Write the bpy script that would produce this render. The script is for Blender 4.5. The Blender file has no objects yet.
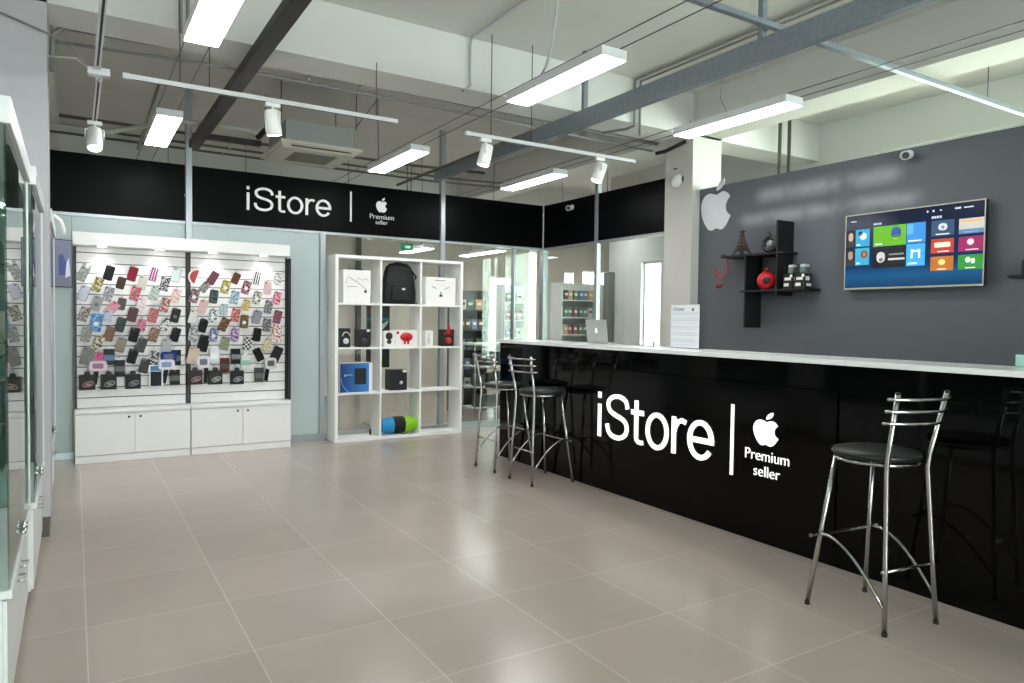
import bpy, bmesh, math, random, re
from mathutils import Vector, Matrix
random.seed(7)
S = bpy.context.scene
COL = S.collection
PI = math.pi

# ------------------------------------------------------------------ materials
def lin(c):
    if isinstance(c, str):
        c = tuple(int(c[i:i+2], 16) for i in (0, 2, 4))
    out = []
    for v in c[:3]:
        v = v/255.0
        out.append(v/12.92 if v <= 0.04045 else ((v+0.055)/1.055)**2.4)
    return tuple(out)+(1.0,)

MATS = {}
def mat(name, col, rough=0.5, metal=0.0, emit=0.0, var=0.04, scale=6.0, spec=0.5, bump=0.0, coat=0.0):
    if name in MATS: return MATS[name]
    m = bpy.data.materials.new(name); m.use_nodes = True
    nt = m.node_tree; b = nt.nodes['Principled BSDF']
    c = lin(col)
    b.inputs['Roughness'].default_value = rough
    b.inputs['Metallic'].default_value = metal
    b.inputs['Specular IOR Level'].default_value = spec
    b.inputs['Coat Weight'].default_value = coat
    tc = nt.nodes.new('ShaderNodeTexCoord')
    no = nt.nodes.new('ShaderNodeTexNoise'); no.inputs['Scale'].default_value = scale
    no.inputs['Detail'].default_value = 3
    nt.links.new(tc.outputs['Object'], no.inputs['Vector'])
    mx = nt.nodes.new('ShaderNodeMix'); mx.data_type = 'RGBA'
    mx.inputs[6].default_value = tuple(max(0, v*(1-var)) for v in c[:3])+(1,)
    mx.inputs[7].default_value = tuple(min(1, v*(1+var)) for v in c[:3])+(1,)
    nt.links.new(no.outputs['Fac'], mx.inputs[0])
    nt.links.new(mx.outputs[2], b.inputs['Base Color'])
    if emit > 0:
        b.inputs['Emission Color'].default_value = c
        b.inputs['Emission Strength'].default_value = emit
    if bump > 0:
        bp = nt.nodes.new('ShaderNodeBump'); bp.inputs['Strength'].default_value = bump
        bp.inputs['Distance'].default_value = 0.002
        nt.links.new(no.outputs['Fac'], bp.inputs['Height'])
        nt.links.new(bp.outputs['Normal'], b.inputs['Normal'])
    MATS[name] = m
    return m

def glass(name, tint, rough=0.0, keep=0.96):
    """thin clear pane: see-through plus angle dependent mirror reflection"""
    if name in MATS: return MATS[name]
    m = bpy.data.materials.new(name); m.use_nodes = True
    nt = m.node_tree; nt.nodes.clear()
    out = nt.nodes.new('ShaderNodeOutputMaterial')
    tr = nt.nodes.new('ShaderNodeBsdfTransparent'); tr.inputs[0].default_value = lin(tint)
    gl = nt.nodes.new('ShaderNodeBsdfGlossy'); gl.inputs['Roughness'].default_value = rough
    geo = nt.nodes.new('ShaderNodeNewGeometry')
    dot = nt.nodes.new('ShaderNodeVectorMath'); dot.operation = 'DOT_PRODUCT'
    nt.links.new(geo.outputs['Normal'], dot.inputs[0]); nt.links.new(geo.outputs['Incoming'], dot.inputs[1])
    def mth(op, a, b=None):
        n = nt.nodes.new('ShaderNodeMath'); n.operation = op
        if isinstance(a, (int, float)): n.inputs[0].default_value = a
        else: nt.links.new(a, n.inputs[0])
        if b is not None:
            if isinstance(b, (int, float)): n.inputs[1].default_value = b
            else: nt.links.new(b, n.inputs[1])
        return n.outputs[0]
    ab = mth('ABSOLUTE', dot.outputs['Value'])
    f = mth('ADD', mth('MULTIPLY', mth('POWER', mth('SUBTRACT', 1.0, ab), 5.0), 0.96), 0.035)
    mix = nt.nodes.new('ShaderNodeMixShader')
    nt.links.new(f, mix.inputs[0]); nt.links.new(tr.outputs[0], mix.inputs[1]); nt.links.new(gl.outputs[0], mix.inputs[2])
    nt.links.new(mix.outputs[0], out.inputs[0])
    MATS[name] = m
    return m

def patterned(name, kind, c1, c2, rough=0.4, scale=60, thr=0.5):
    """two-colour printed pattern from object coordinates (x across, z up)"""
    if name in MATS: return MATS[name]
    m = bpy.data.materials.new(name); m.use_nodes = True
    nt = m.node_tree; b = nt.nodes['Principled BSDF']; b.inputs['Roughness'].default_value = rough; b.inputs['Specular IOR Level'].default_value = .2
    tc = nt.nodes.new('ShaderNodeTexCoord')
    if kind == 'spots':
        t = nt.nodes.new('ShaderNodeTexVoronoi'); t.inputs['Scale'].default_value = scale; o = t.outputs['Distance']
    elif kind == 'flecks':
        t = nt.nodes.new('ShaderNodeTexNoise'); t.inputs['Scale'].default_value = scale; t.inputs['Detail'].default_value = 1; o = t.outputs['Fac']
    elif kind == 'checks':
        t = nt.nodes.new('ShaderNodeTexChecker'); t.inputs['Scale'].default_value = scale; o = t.outputs['Fac']
    elif kind == 'stripes':
        t = nt.nodes.new('ShaderNodeTexWave'); t.inputs['Scale'].default_value = scale; o = t.outputs['Fac']
    nt.links.new(tc.outputs['Object'], t.inputs['Vector'])
    r = nt.nodes.new('ShaderNodeMath'); r.operation = 'GREATER_THAN'; r.inputs[1].default_value = thr
    nt.links.new(o, r.inputs[0])
    mx = nt.nodes.new('ShaderNodeMix'); mx.data_type = 'RGBA'
    mx.inputs[6].default_value = lin(c1); mx.inputs[7].default_value = lin(c2)
    nt.links.new(r.outputs[0], mx.inputs[0]); nt.links.new(mx.outputs[2], b.inputs['Base Color'])
    MATS[name] = m
    return m

# ------------------------------------------------------------------ mesh builder
class MB:
    def __init__(s): s.bm = bmesh.new(); s.mi = 0; s.slots = []
    def use(s, m):
        if m not in s.slots: s.slots.append(m)
        s.mi = s.slots.index(m); return s
    def _tag(s, faces):
        for f in faces: f.material_index = s.mi
    def box(s, x0, x1, y0, y1, z0, z1, bev=0.0, mtx=None, seg=2):
        t = bmesh.new()
        bmesh.ops.create_cube(t, size=1)
        bmesh.ops.scale(t, vec=(abs(x1-x0), abs(y1-y0), abs(z1-z0)), verts=t.verts)
        if bev > 0: bmesh.ops.bevel(t, geom=t.edges[:], offset=bev, segments=seg, profile=0.5, affect='EDGES')
        bmesh.ops.translate(t, vec=((x0+x1)/2, (y0+y1)/2, (z0+z1)/2), verts=t.verts)
        return s.merge(t, mtx)
    def merge(s, t, mtx=None):
        if mtx is not None: bmesh.ops.transform(t, matrix=mtx, verts=t.verts)
        vm = {v: s.bm.verts.new(v.co) for v in t.verts}
        for f in t.faces:
            try: nf = s.bm.faces.new([vm[v] for v in f.verts])
            except ValueError: continue
            nf.material_index = s.mi; nf.smooth = f.smooth
        t.free(); return s
    def tube(s, pts, r, n=10, caps=True, smooth=True, close=False):
        pts = [Vector(p) for p in pts]
        rs = r if isinstance(r, (list, tuple)) else [r]*len(pts)
        t = bmesh.new(); rings = []
        N = len(pts); up = None
        for i, p in enumerate(pts):
            if close: d = (pts[(i+1) % N]-pts[i-1]).normalized()
            elif i == 0: d = (pts[1]-p).normalized()
            elif i == N-1: d = (p-pts[i-1]).normalized()
            else: d = ((pts[i+1]-p).normalized()+(p-pts[i-1]).normalized()).normalized()
            if up is None:
                up = Vector((0, 0, 1)) if abs(d.z) < 0.9 else Vector((1, 0, 0))
            a = d.cross(up)
            if a.length < 1e-4: a = d.orthogonal()
            a.normalize(); b = a.cross(d).normalized(); up = b
            rings.append([t.verts.new(p+(a*math.cos(2*PI*k/n)+b*math.sin(2*PI*k/n))*rs[i]) for k in range(n)])
        for i in range(N if close else N-1):
            A, B = rings[i], rings[(i+1) % N]
            for k in range(n):
                f = t.faces.new((A[k], A[(k+1) % n], B[(k+1) % n], B[k])); f.smooth = smooth
        if caps and not close:
            t.faces.new(rings[0]); t.faces.new(rings[-1][::-1])
        bmesh.ops.recalc_face_normals(t, faces=t.faces)
        return s.merge(t)
    def lathe(s, prof, c=(0, 0, 0), n=24, axis='Z', mtx=None):
        """prof: list of (radius, height)"""
        t = bmesh.new(); rings = []
        for r, h in prof:
            ring = []
            for k in range(n):
                a = 2*PI*k/n; p = (r*math.cos(a), r*math.sin(a), h)
                if axis == 'X': p = (p[2], p[0], p[1])
                elif axis == 'Y': p = (p[0], p[2], p[1])
                ring.append(t.verts.new((p[0]+c[0], p[1]+c[1], p[2]+c[2])))
            rings.append(ring)
        for i in range(len(rings)-1):
            for k in range(n):
                f = t.faces.new((rings[i][k], rings[i][(k+1) % n], rings[i+1][(k+1) % n], rings[i+1][k])); f.smooth = True
        if prof[0][0] > 1e-5: t.faces.new(rings[0])
        if prof[-1][0] > 1e-5: t.faces.new(rings[-1][::-1])
        bmesh.ops.remove_doubles(t, verts=t.verts, dist=1e-6)
        bmesh.ops.recalc_face_normals(t, faces=t.faces)
        return s.merge(t, mtx)
    def prism(s, poly, frame, d0, d1):
        """poly of (a,b); frame=(origin, A, B, N) maps to origin+a*A+b*B+n*N, n from d0 to d1"""
        o, A, B, Nn = [Vector(v) for v in frame]
        t = bmesh.new()
        lo = [t.verts.new(o+A*a+B*b+Nn*d0) for a, b in poly]
        hi = [t.verts.new(o+A*a+B*b+Nn*d1) for a, b in poly]
        t.faces.new(lo[::-1]); t.faces.new(hi)
        for i in range(len(poly)):
            j = (i+1) % len(poly); t.faces.new((lo[i], lo[j], hi[j], hi[i]))
        bmesh.ops.recalc_face_normals(t, faces=t.faces)
        return s.merge(t)
    def build(s, name, m=None, parent=None, label=None):
        me = bpy.data.meshes.new(name)
        bmesh.ops.recalc_face_normals(s.bm, faces=s.bm.faces)
        s.bm.to_mesh(me); s.bm.free()
        if s.slots:
            for x in s.slots: me.materials.append(x)
        elif m: me.materials.append(m)
        o = bpy.data.objects.new(name, me); COL.objects.link(o)
        if parent: o.parent = parent
        if label: o['label'] = label
        return o

def tag(o, label=None, cat=None, group=None, kind=None):
    if label: o['label'] = label
    if cat: o['category'] = cat
    if group: o['group'] = group
    if kind: o['kind'] = kind
    return o
def thing(name, label, cat, loc=(0, 0, 0), rotz=0.0, group=None):
    o = bpy.data.objects.new(name, None); COL.objects.link(o)
    o.location = loc; o.rotation_euler = (0, 0, rotz); o.empty_display_size = 0.1
    return tag(o, label, cat, group)
def struct(name, mb, m=None):
    return tag(mb.build(name, m), kind='structure')
def dup(root, loc, rotz, label, group=None):
    def cp(o, par):
        c = o.copy(); COL.objects.link(c); c.parent = par
        for ch in [x for x in KIDS.get(o.name, [])]: cp(ch, c)
        return c
    KIDS = {}
    for o in COL.objects:
        if o.parent: KIDS.setdefault(o.parent.name, []).append(o)
    r = cp(root, None); r.location = loc; r.rotation_euler = (0, 0, rotz); r['label'] = label
    if group: r['group'] = group
    return r
def bx(x0, x1, y0, y1, z0, z1, bev=0.0): return MB().box(x0, x1, y0, y1, z0, z1, bev)

# ------------------------------------------------------------------ palette
WHITE = mat('painted white plaster', 'D4D4D0', .75, var=.03, scale=2, bump=.1)
CONC = mat('pale painted concrete', 'CFCFCA', .85, var=.07, scale=1.2, bump=.25)
BEAM = mat('white painted beam', 'D6D6D3', .8, var=.04, scale=1.0, bump=.15)
PIER = mat('light grey painted pier', 'B9B8BC', .7, var=.03)
COLM = mat('warm white pillar', 'CCC9C3', .7, var=.03)
GALV = patterned('galvanised', 'flecks', '848C95', '8A929A', .45, 30, .5)
GALV.node_tree.nodes['Principled BSDF'].inputs['Metallic'].default_value = .35
ALU = mat('brushed aluminium', 'A9AEB2', .38, metal=.7)
CHROME = mat('chrome', 'B6B6B4', .18, metal=1.0, var=.01)
DARKM = mat('dark brown metal', '2C2825', .5, metal=.2)
BLACKP = mat('black fascia panel', '050607', .38, var=.2, scale=3, spec=.07)
BLACKG = mat('black gloss laminate', '030303', .06, var=.2, spec=.17)
BLACKG2 = mat('black gloss sign panel', '040404', .10, var=.2, spec=.15)
WLAM = mat('white laminate', 'F0EFEE', .35, var=.02)
WSHELF = mat('white melamine', 'F2F2F0', .4, var=.02)
WTOP = mat('white worktop laminate', 'ECEEEE', .22, var=.02)
FROST = mat('grey green backed glass', 'BECCCC', .12, var=.03, scale=1.0)
GREY = None
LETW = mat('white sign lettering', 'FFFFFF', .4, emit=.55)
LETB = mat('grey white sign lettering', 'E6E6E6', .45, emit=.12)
BLK = mat('black plastic', '0C0C0D', .4)
RUB = mat('black rubber', '101010', .7)
LEATH = mat('black leatherette', '101314', .40, bump=.2, scale=40)
GLS = glass('clear pane', 'F2F6F4')
GLSG = glass('case glass', 'EAF2EF')
DIFF = mat('lit diffuser', 'FFFFFF', .5, emit=17.0, var=0)
HOUS = mat('white lamp housing', 'DADADD', .4)
CABLEW = mat('white cable', 'B9BBC0', .5)
WIRE = mat('steel wire', '5C5B55', .4, metal=.5)
PIPE = mat('grey conduit', '8C8C88', .5, metal=.2)
SLOT = mat('dark groove', '1C1D20', .6)

# floor: 0.6 m porcelain tiles with pale joints
fm = bpy.data.materials.new('porcelain floor tiles'); fm.use_nodes = True
nt = fm.node_tree; b = nt.nodes['Principled BSDF']
tc = nt.nodes.new('ShaderNodeTexCoord'); mp = nt.nodes.new('ShaderNodeMapping')
mp.inputs['Location'].default_value = (-0.042+0.0025, -0.075+0.0025, 0)
br = nt.nodes.new('ShaderNodeTexBrick'); br.offset = 0; br.squash = 1
br.inputs['Scale'].default_value = 1; br.inputs['Brick Width'].default_value = .6; br.inputs['Row Height'].default_value = .6
br.inputs['Mortar Size'].default_value = .0030; br.inputs['Mortar Smooth'].default_value = .3
br.inputs['Color1'].default_value = lin('AB9E95'); br.inputs['Color2'].default_value = lin('A4988F')
br.inputs['Mortar'].default_value = lin('BCB4AB')
no = nt.nodes.new('ShaderNodeTexNoise'); no.inputs['Scale'].default_value = 2.2; no.inputs['Detail'].default_value = 5
mx = nt.nodes.new('ShaderNodeMix'); mx.data_type = 'RGBA'; mx.blend_type = 'MULTIPLY'; mx.inputs[0].default_value = 1
cr = nt.nodes.new('ShaderNodeMapRange'); cr.inputs['To Min'].default_value = .93; cr.inputs['To Max'].default_value = 1.07
nt.links.new(tc.outputs['Object'], mp.inputs['Vector']); nt.links.new(mp.outputs[0], br.inputs['Vector'])
nt.links.new(tc.outputs['Object'], no.inputs['Vector']); nt.links.new(no.outputs['Fac'], cr.inputs['Value'])
nt.links.new(br.outputs['Color'], mx.inputs[6]); nt.links.new(cr.outputs[0], mx.inputs[7])
nt.links.new(mx.outputs[2], b.inputs['Base Color'])
b.inputs['Roughness'].default_value = .22; b.inputs['Specular IOR Level'].default_value = .5
FLOOR = fm

# dark grey feature wall with two whitish smeared strips near its top
gm = bpy.data.materials.new('slate grey painted wall'); gm.use_nodes = True
nt = gm.node_tree; b = nt.nodes['Principled BSDF']; b.inputs['Roughness'].default_value = .55
tc = nt.nodes.new('ShaderNodeTexCoord'); sp = nt.nodes.new('ShaderNodeSeparateXYZ'); nt.links.new(tc.outputs['Object'], sp.inputs[0])
no = nt.nodes.new('ShaderNodeTexNoise'); no.inputs['Scale'].default_value = 3.5; no.inputs['Detail'].default_value = 2
nt.links.new(tc.outputs['Object'], no.inputs['Vector'])
def M(op, a, b_=None, c_=None):
    n = nt.nodes.new('ShaderNodeMath'); n.operation = op; n.use_clamp = False
    for i, v in enumerate((a, b_, c_)):
        if v is None: continue
        if isinstance(v, (int, float)): n.inputs[i].default_value = v
        else: nt.links.new(v, n.inputs[i])
    return n.outputs[0]
def smooth(v, lo, hi):
    n = nt.nodes.new('ShaderNodeMapRange'); n.interpolation_type = 'SMOOTHSTEP'
    n.inputs['From Min'].default_value = lo; n.inputs['From Max'].default_value = hi
    nt.links.new(v, n.inputs['Value']); return n.outputs[0]
def strip(y0, y1, z0, z1):
    a = M('MULTIPLY', smooth(sp.outputs[1], y0-.1, y0+.1), smooth(sp.outputs[1], y1+.1, y1-.1))
    c = M('MULTIPLY', smooth(sp.outputs[2], z0-.07, z0+.06), smooth(sp.outputs[2], z1+.07, z1-.06))
    return M('MULTIPLY', a, c)
msk = M('ADD', strip(3.2, 4.55, 2.56, 2.66), strip(3.05, 4.75, 2.36, 2.44))
msk = M('MULTIPLY', msk, smooth(no.outputs['Fac'], .2, .6))
msk = M('MULTIPLY', msk, .75)
mx = nt.nodes.new('ShaderNodeMix'); mx.data_type = 'RGBA'
mx.inputs[6].default_value = lin('5D6167'); mx.inputs[7].default_value = lin('A5A9AC')
nt.links.new(msk, mx.inputs[0]); nt.links.new(mx.outputs[2], b.inputs['Base Color'])
GREY = gm

# ------------------------------------------------------------------ room shell
XW, XL, Y0, YF, ZC = 7.53, -0.85, -3.2, 12.5, 3.757
struct('floor', bx(XL-.2, 11.2, Y0-.2, YF+.2, -.12, 0), FLOOR)
struct('ceiling', bx(XL-.2, 11.2, Y0-.2, YF+.2, ZC, ZC+.2), CONC)
struct('wall_left', bx(XL-.2, XL, Y0, YF, 0, ZC), WHITE)
def wall_y(y0, y1, x0, x1, holes):
    """wall spanning x0..x1 (thickness y0..y1) with rectangular holes (x0,x1,z0,z1) sorted in x"""
    m = MB(); c = x0
    for h in holes:
        m.box(c, h[0], y0, y1, 0, ZC); m.box(h[0], h[1], y0, y1, 0, h[2]); m.box(h[0], h[1], y0, y1, h[3], ZC); c = h[1]
    m.box(c, x1, y0, y1, 0, ZC); return m
def wall_x(x0, x1, y0, y1, holes):
    m = MB(); c = y0
    for h in holes:
        m.box(x0, x1, c, h[0], 0, ZC); m.box(x0, x1, h[0], h[1], 0, h[2]); m.box(x0, x1, h[0], h[1], h[3], ZC); c = h[1]
    m.box(x0, x1, c, y1, 0, ZC); return m
struct('wall_front', wall_y(Y0-.2, Y0, XL, XW, [(.2, 2.3, .3, 3.0)]), WHITE)
struct('wall_right', wall_x(XW, XW+.2, Y0, 9.15, [(-2.2, 1.0, .5, 3.3), (1.4, 4.6, .5, 3.3), (7.93, 8.37, .35, 2.33)]), WHITE)
FARW = mat('beige far wall', 'EAE0D5', .8, var=.05, scale=.8)
holes = [(7.2, 7.72, .75, 2.27), (8.14, 8.32, .6, 2.85), (9.05, 9.3, 2.2, 2.45), (9.55, 10.4, 2.2, 2.5)]
struct('wall_back', wall_y(YF, YF+.2, XL, 11.2, holes), FARW)
struct('wall_side', MB().box(11.0, 11.2, 9.15, YF, 0, ZC).box(XW+.2, 11.2, 8.95, 9.15, 0, ZC), WHITE)
# window frames with panes
FRW = mat('white window frame', 'E8E9E8', .4)
wn = 1
GLSN = glass('green tinted window pane', 'EDF5ED')
def window(rect, axis, p, frame=.05, mull=0, pm=None):
    global wn
    a0, a1, z0, z1 = rect; m = MB()
    def B(u0, u1, w0, w1):
        if axis == 'y': m.box(u0, u1, p-.03, p+.03, w0, w1)
        else: m.box(p-.03, p+.03, u0, u1, w0, w1)
    B(a0, a1, z0, z0+frame); B(a0, a1, z1-frame, z1); B(a0, a0+frame*.6, z0, z1); B(a1-frame*.6, a1, z0, z1)
    for k in range(mull):
        c = a0+(a1-a0)*(k+1)/(mull+1); B(c-.02, c+.02, z0, z1)
    o = struct('window_%d' % wn, m, FRW); wn += 1
    g = MB()
    if axis == 'y': g.box(a0, a1, p-.004, p+.004, z0, z1)
    else: g.box(p-.004, p+.004, a0, a1, z0, z1)
    q = g.build('pane', pm or GLS, o)
for r in [(.2, 2.3, .3, 3.0)]: window(r, 'y', Y0-.1, mull=2)
for r in [(-2.2, 1.0, .5, 3.3), (1.4, 4.6, .5, 3.3)]: window(r, 'x', XW+.1, mull=1, pm=GLSN)
window((7.93, 8.37, .35, 2.33), 'x', XW+.1, frame=.03)
for r in holes: window(r, 'y', YF+.1, frame=.025)

# pillars and beams
struct('column_1', bx(-.55, -.131, 5.3, 5.7, .13, ZC), PIER)
struct('baseboard_left', bx(-.54, -.14, 5.31, 5.69, 0, .13), mat('dark plinth', '57504B', .5))
struct('column_2', bx(5.45, 5.87, 5.3, 5.7, 0, ZC), COLM)
struct('ceiling_beam_1', bx(XL, XW, 5.3, 5.7, 3.33, ZC), BEAM)
struct('ceiling_beam_2', MB().box(5.45, 5.85, Y0, 5.3, 3.35, ZC).box(5.45, 5.85, 5.7, 10.6, 3.35, ZC), CONC)
struct('ceiling_beam_3', bx(XL, 11.0, 10.6, 11.0, 3.33, ZC), CONC)
struct('ceiling_beam_4', MB().box(XL, -.13, Y0, 5.3, 3.4, ZC).box(XL, -.13, 5.7, 10.6, 3.4, ZC), CONC)
struct('wall_partition', bx(5.56, 5.68, -2.6, 5.3, 0, 2.785), GREY)

# ------------------------------------------------------------------ glass partition of the shop
struct('trim_1', MB().box(-.84, 5.52, 8.05, 8.12, 2.355, 2.385).box(5.465, 5.52, 5.7, 8.05, 2.355, 2.385), ALU)
struct('trim_2', MB().box(-.84, 5.52, 8.05, 8.12, 0, .07).box(5.465, 5.52, 5.7, 8.05, 0, .07), ALU)
for k, (x, z1, q) in enumerate([(1.02, ZC, .03), (3.936, ZC, .03), (2.42, 2.36, .03), (5.0, 2.36, .012)]):
    struct('trim_%d' % (3+k), bx(x-q, x+q, 8.03, 8.10, .07, z1, .003), ALU)
struct('trim_8', bx(5.455, 5.53, 8.03, 8.12, .07, 2.36, .003), ALU)
struct('trim_9', bx(5.46, 5.52, 6.87, 6.93, .07, 3.12, .003), ALU)
o = struct('window_%d' % wn, MB().box(2.45, 3.9, 8.07, 8.08, .07, 2.355).box(3.97, 5.45, 8.07, 8.08, .07, 2.355), GLS); wn += 1
o = struct('window_%d' % wn, MB().box(5.49, 5.5, 5.7, 6.87, .07, 2.355).box(5.49, 5.5, 6.93, 8.03, .07, 2.355), GLS); wn += 1
m = MB()
for x0, x1 in [(-.84, -.02), (-.015, .985), (1.05, 2.39)]: m.box(x0, x1, 8.065, 8.09, .07, 2.355, .002)
struct('wall_glass', m, FROST)

# --- lettering helpers
def text_mesh(body):
    cu = bpy.data.curves.new('t', 'FONT'); cu.body = body; cu.size = 1; cu.resolution_u = 6
    cu.extrude = 0; cu.offset = -0.012
    ob = bpy.data.objects.new('t', cu); COL.objects.link(ob)
    dg = bpy.context.evaluated_depsgraph_get(); dg.update()
    me = bpy.data.meshes.new_from_object(ob.evaluated_get(dg))
    bpy.data.objects.remove(ob); bpy.data.curves.remove(cu)
    return me
def lettering(body, frame, a0, a1, b0, b1, depth, name, m, parent, align_caps=True, label=None):
    """flat letters stretched to fill a0..a1 by b0..b1 in the frame, with thickness"""
    me = text_mesh(body); t = bmesh.new(); t.from_mesh(me)
    xs = [v.co.x for v in t.verts]; ys = [v.co.y for v in t.verts]
    mnx, mxx, mny, mxy = min(xs), max(xs), min(ys), max(ys)
    for v in t.verts:
        v.co.x = a0+(v.co.x-mnx)/(mxx-mnx)*(a1-a0); v.co.y = b0+(v.co.y-mny)/(mxy-mny)*(b1-b0)
    r = bmesh.ops.extrude_face_region(t, geom=t.faces[:])
    for v in r['geom']:
        if isinstance(v, bmesh.types.BMVert): v.co.z += depth
    o, A, B, N = [Vector(v) for v in frame]
    for v in t.verts: v.co = o+A*v.co.x+B*v.co.y+N*v.co.z
    bmesh.ops.recalc_face_normals(t, faces=t.faces)
    mb = MB(); mb.merge(t); bpy.data.meshes.remove(me)
    return mb.build(name, m, parent, label)

def stroke_word(frame, a0, a1, b0, b1, depth, name, m, parent):
    """the word iStore in an even-stroke sans face; letter shapes drawn as outlines (cap height 1)"""
    W = .099  # stroke
    glyphs = []; x = 0.0
    def ring_pts(cx, cy, rx, ry, a_from, a_to, n=28):
        return [(cx+rx*math.cos(a_from+(a_to-a_from)*k/n), cy+ry*math.sin(a_from+(a_to-a_from)*k/n)) for k in range(n+1)]
    def ribbon(pts, w=W):
        L, R = [], []
        for i, p in enumerate(pts):
            q0 = pts[max(0, i-1)]; q1 = pts[min(len(pts)-1, i+1)]
            d = Vector((q1[0]-q0[0], q1[1]-q0[1])).normalized(); n = Vector((-d.y, d.x))*w/2
            L.append((p[0]+n.x, p[1]+n.y)); R.append((p[0]-n.x, p[1]-n.y))
        return L, R
    quads = []
    def add_ribbon(pts, w=W):
        L, R = ribbon(pts, w)
        for i in range(len(pts)-1): quads.append([L[i], L[i+1], R[i+1], R[i]])
    def rect(x0, y0, x1, y1): quads.append([(x0, y0), (x1, y0), (x1, y1), (x0, y1)])
    XH = .73
    # i
    rect(0, 0, W, XH); rect(0, .865, W, 1.0); x = .26
    # S as one smooth stroke
    sx, sw = x, .72
    ctrl = [(.68, .71), (.63, .86), (.50, .935), (.36, .95), (.20, .915), (.09, .82), (.085, .70), (.16, .60), (.32, .535), (.48, .49), (.62, .41), (.665, .28), (.62, .15), (.49, .07), (.35, .05), (.18, .085), (.08, .18), (.045, .32)]
    def catmull(P, n=6):
        out = []
        for i in range(len(P)-1):
            p0 = P[max(0, i-1)]; p1 = P[i]; p2 = P[i+1]; p3 = P[min(len(P)-1, i+2)]
            for k in range(n):
                t = k/n
                out.append(tuple(.5*((2*p1[j])+(-p0[j]+p2[j])*t+(2*p0[j]-5*p1[j]+4*p2[j]-p3[j])*t*t+(-p0[j]+3*p1[j]-3*p2[j]+p3[j])*t**3) for j in (0, 1)))
        out.append(P[-1]); return out
    add_ribbon([(sx+a, b) for a, b in catmull(ctrl)]); x += .80
    # t
    tx = x+.10
    rect(tx, .14, tx+W, .93)
    add_ribbon([(tx+W/2+.0, .16), (tx+W/2+.01, .10), (tx+W/2+.07, .06), (tx+W/2+.15, .055), (tx+W/2+.20, .065)], W*.92)
    rect(x, XH-.105, x+.36, XH); x += .44
    # o
    cx = x+.30; add_ribbon(ring_pts(cx, XH/2, .30-W/2+.01, XH/2-W/2+.015, 0, 2*PI, 40)); x += .70
    # r
    rect(x, 0, x+W, XH)
    add_ribbon([(x+W/2, .40), (x+.085, .53), (x+.15, .635), (x+.25, .675), (x+.35, .645)], W*.95); x += .41
    # e
    cx = x+.30; ry = XH/2-W/2+.015; rx = .30-W/2+.01
    add_ribbon(ring_pts(cx, XH/2, rx, ry, -.62, -.62-(2*PI-.62-.0), 40)[::1])
    rect(cx-rx-.0, XH/2-.055, cx+rx+W/2, XH/2+.05); x += .60
    tot = x
    t = bmesh.new()
    o, A, B, N = [Vector(v) for v in frame]
    def P(a, b_, n): return o+A*(a0+a/tot*(a1-a0))+B*(b0+b_*(b1-b0))+N*n
    for k, q in enumerate(quads):
        dd = depth+k*1e-5
        lo = [t.verts.new(P(a, c, 0)) for a, c in q]; hi = [t.verts.new(P(a, c, dd)) for a, c in q]
        t.faces.new(hi); t.faces.new(lo[::-1])
        for i in range(4): j = (i+1) % 4; t.faces.new((lo[i], lo[j], hi[j], hi[i]))
    mb = MB(); mb.merge(t)
    return mb.build(name, m, parent)

def smooth_poly(P, n=6):
    out = []; N = len(P)
    for i in range(N):
        p0, p1, p2, p3 = P[i-1], P[i], P[(i+1) % N], P[(i+2) % N]
        for k in range(n):
            t = k/n
            out.append(tuple(.5*((2*p1[j])+(-p0[j]+p2[j])*t+(2*p0[j]-5*p1[j]+4*p2[j]-p3[j])*t*t+(-p0[j]+3*p1[j]-3*p2[j]+p3[j])*t**3) for j in (0, 1)))
    return out
FRUIT = smooth_poly([(0, .60), (-.10, .635), (-.22, .665), (-.36, .60), (-.45, .43), (-.46, .22), (-.40, -.02), (-.28, -.24), (-.18, -.33), (-.09, -.325), (0, -.29), (.09, -.325), (.18, -.33), (.28, -.24), (.36, -.10), (.405, .005), (.33, .075), (.275, .19), (.28, .33), (.335, .44), (.385, .50), (.31, .61), (.20, .665), (.10, .64)])
LEAF = smooth_poly([(0, .71), (.015, .82), (.09, .93), (.21, 1.0), (.215, .88), (.13, .76)], 5)
def emblem(frame, ca, b0, b1, w, depth, name, m, parent, label='fruit shaped emblem with a bite and a leaf'):
    sb = (b1-b0)/1.33; sa = w/.87
    mb = MB()
    for poly in (FRUIT, LEAF):
        mb.prism([(ca+(a+.03)*sa, b0+(b_+.33)*sb) for a, b_ in poly], frame, 0, depth)
    return mb.build(name, m, parent, label)

# --- black fascia band above the glass
def fascia(x0, x1, label):
    t = thing('fascia_panel', label, 'sign panel', ((x0+x1)/2, 8.08, 2.385))
    MB().box(x0-(x0+x1)/2, x1-(x0+x1)/2, -.025, .015, 0, .578, .003).build('panel', BLACKP, t)
    return t
fascia(-.84, .985, 'plain black fascia panel above the slatwall display, before the lettered one')
fs = fascia(1.055, 3.9, 'black fascia panel with white shop lettering and emblem above the cube shelf')
cx = (1.055+3.9)/2
FB = ((0-cx, 8.054-8.08, -2.385), (1, 0, 0), (0, 0, 1), (0, -1, 0))
stroke_word(FB, 1.592, 2.514, 2.557, 2.812, .012, 'lettering', LETB, fs)
lettering('Premium', FB, 2.984, 3.285, 2.583, 2.640, .008, 'caption', LETB, fs)
lettering('seller', FB, 3.055, 3.205, 2.522, 2.570, .008, 'caption', LETB, fs)
emblem(FB, 3.128, 2.665, 2.84, .135, .01, 'emblem', LETB, fs)
MB().box(2.742-cx, 2.760-cx, -.037, -.025, 2.524-2.385, 2.872-2.385).build('divider_bar', LETB, fs)
fascia(3.97, 5.455, 'plain black fascia panel between the lettered one and the room corner')
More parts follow.
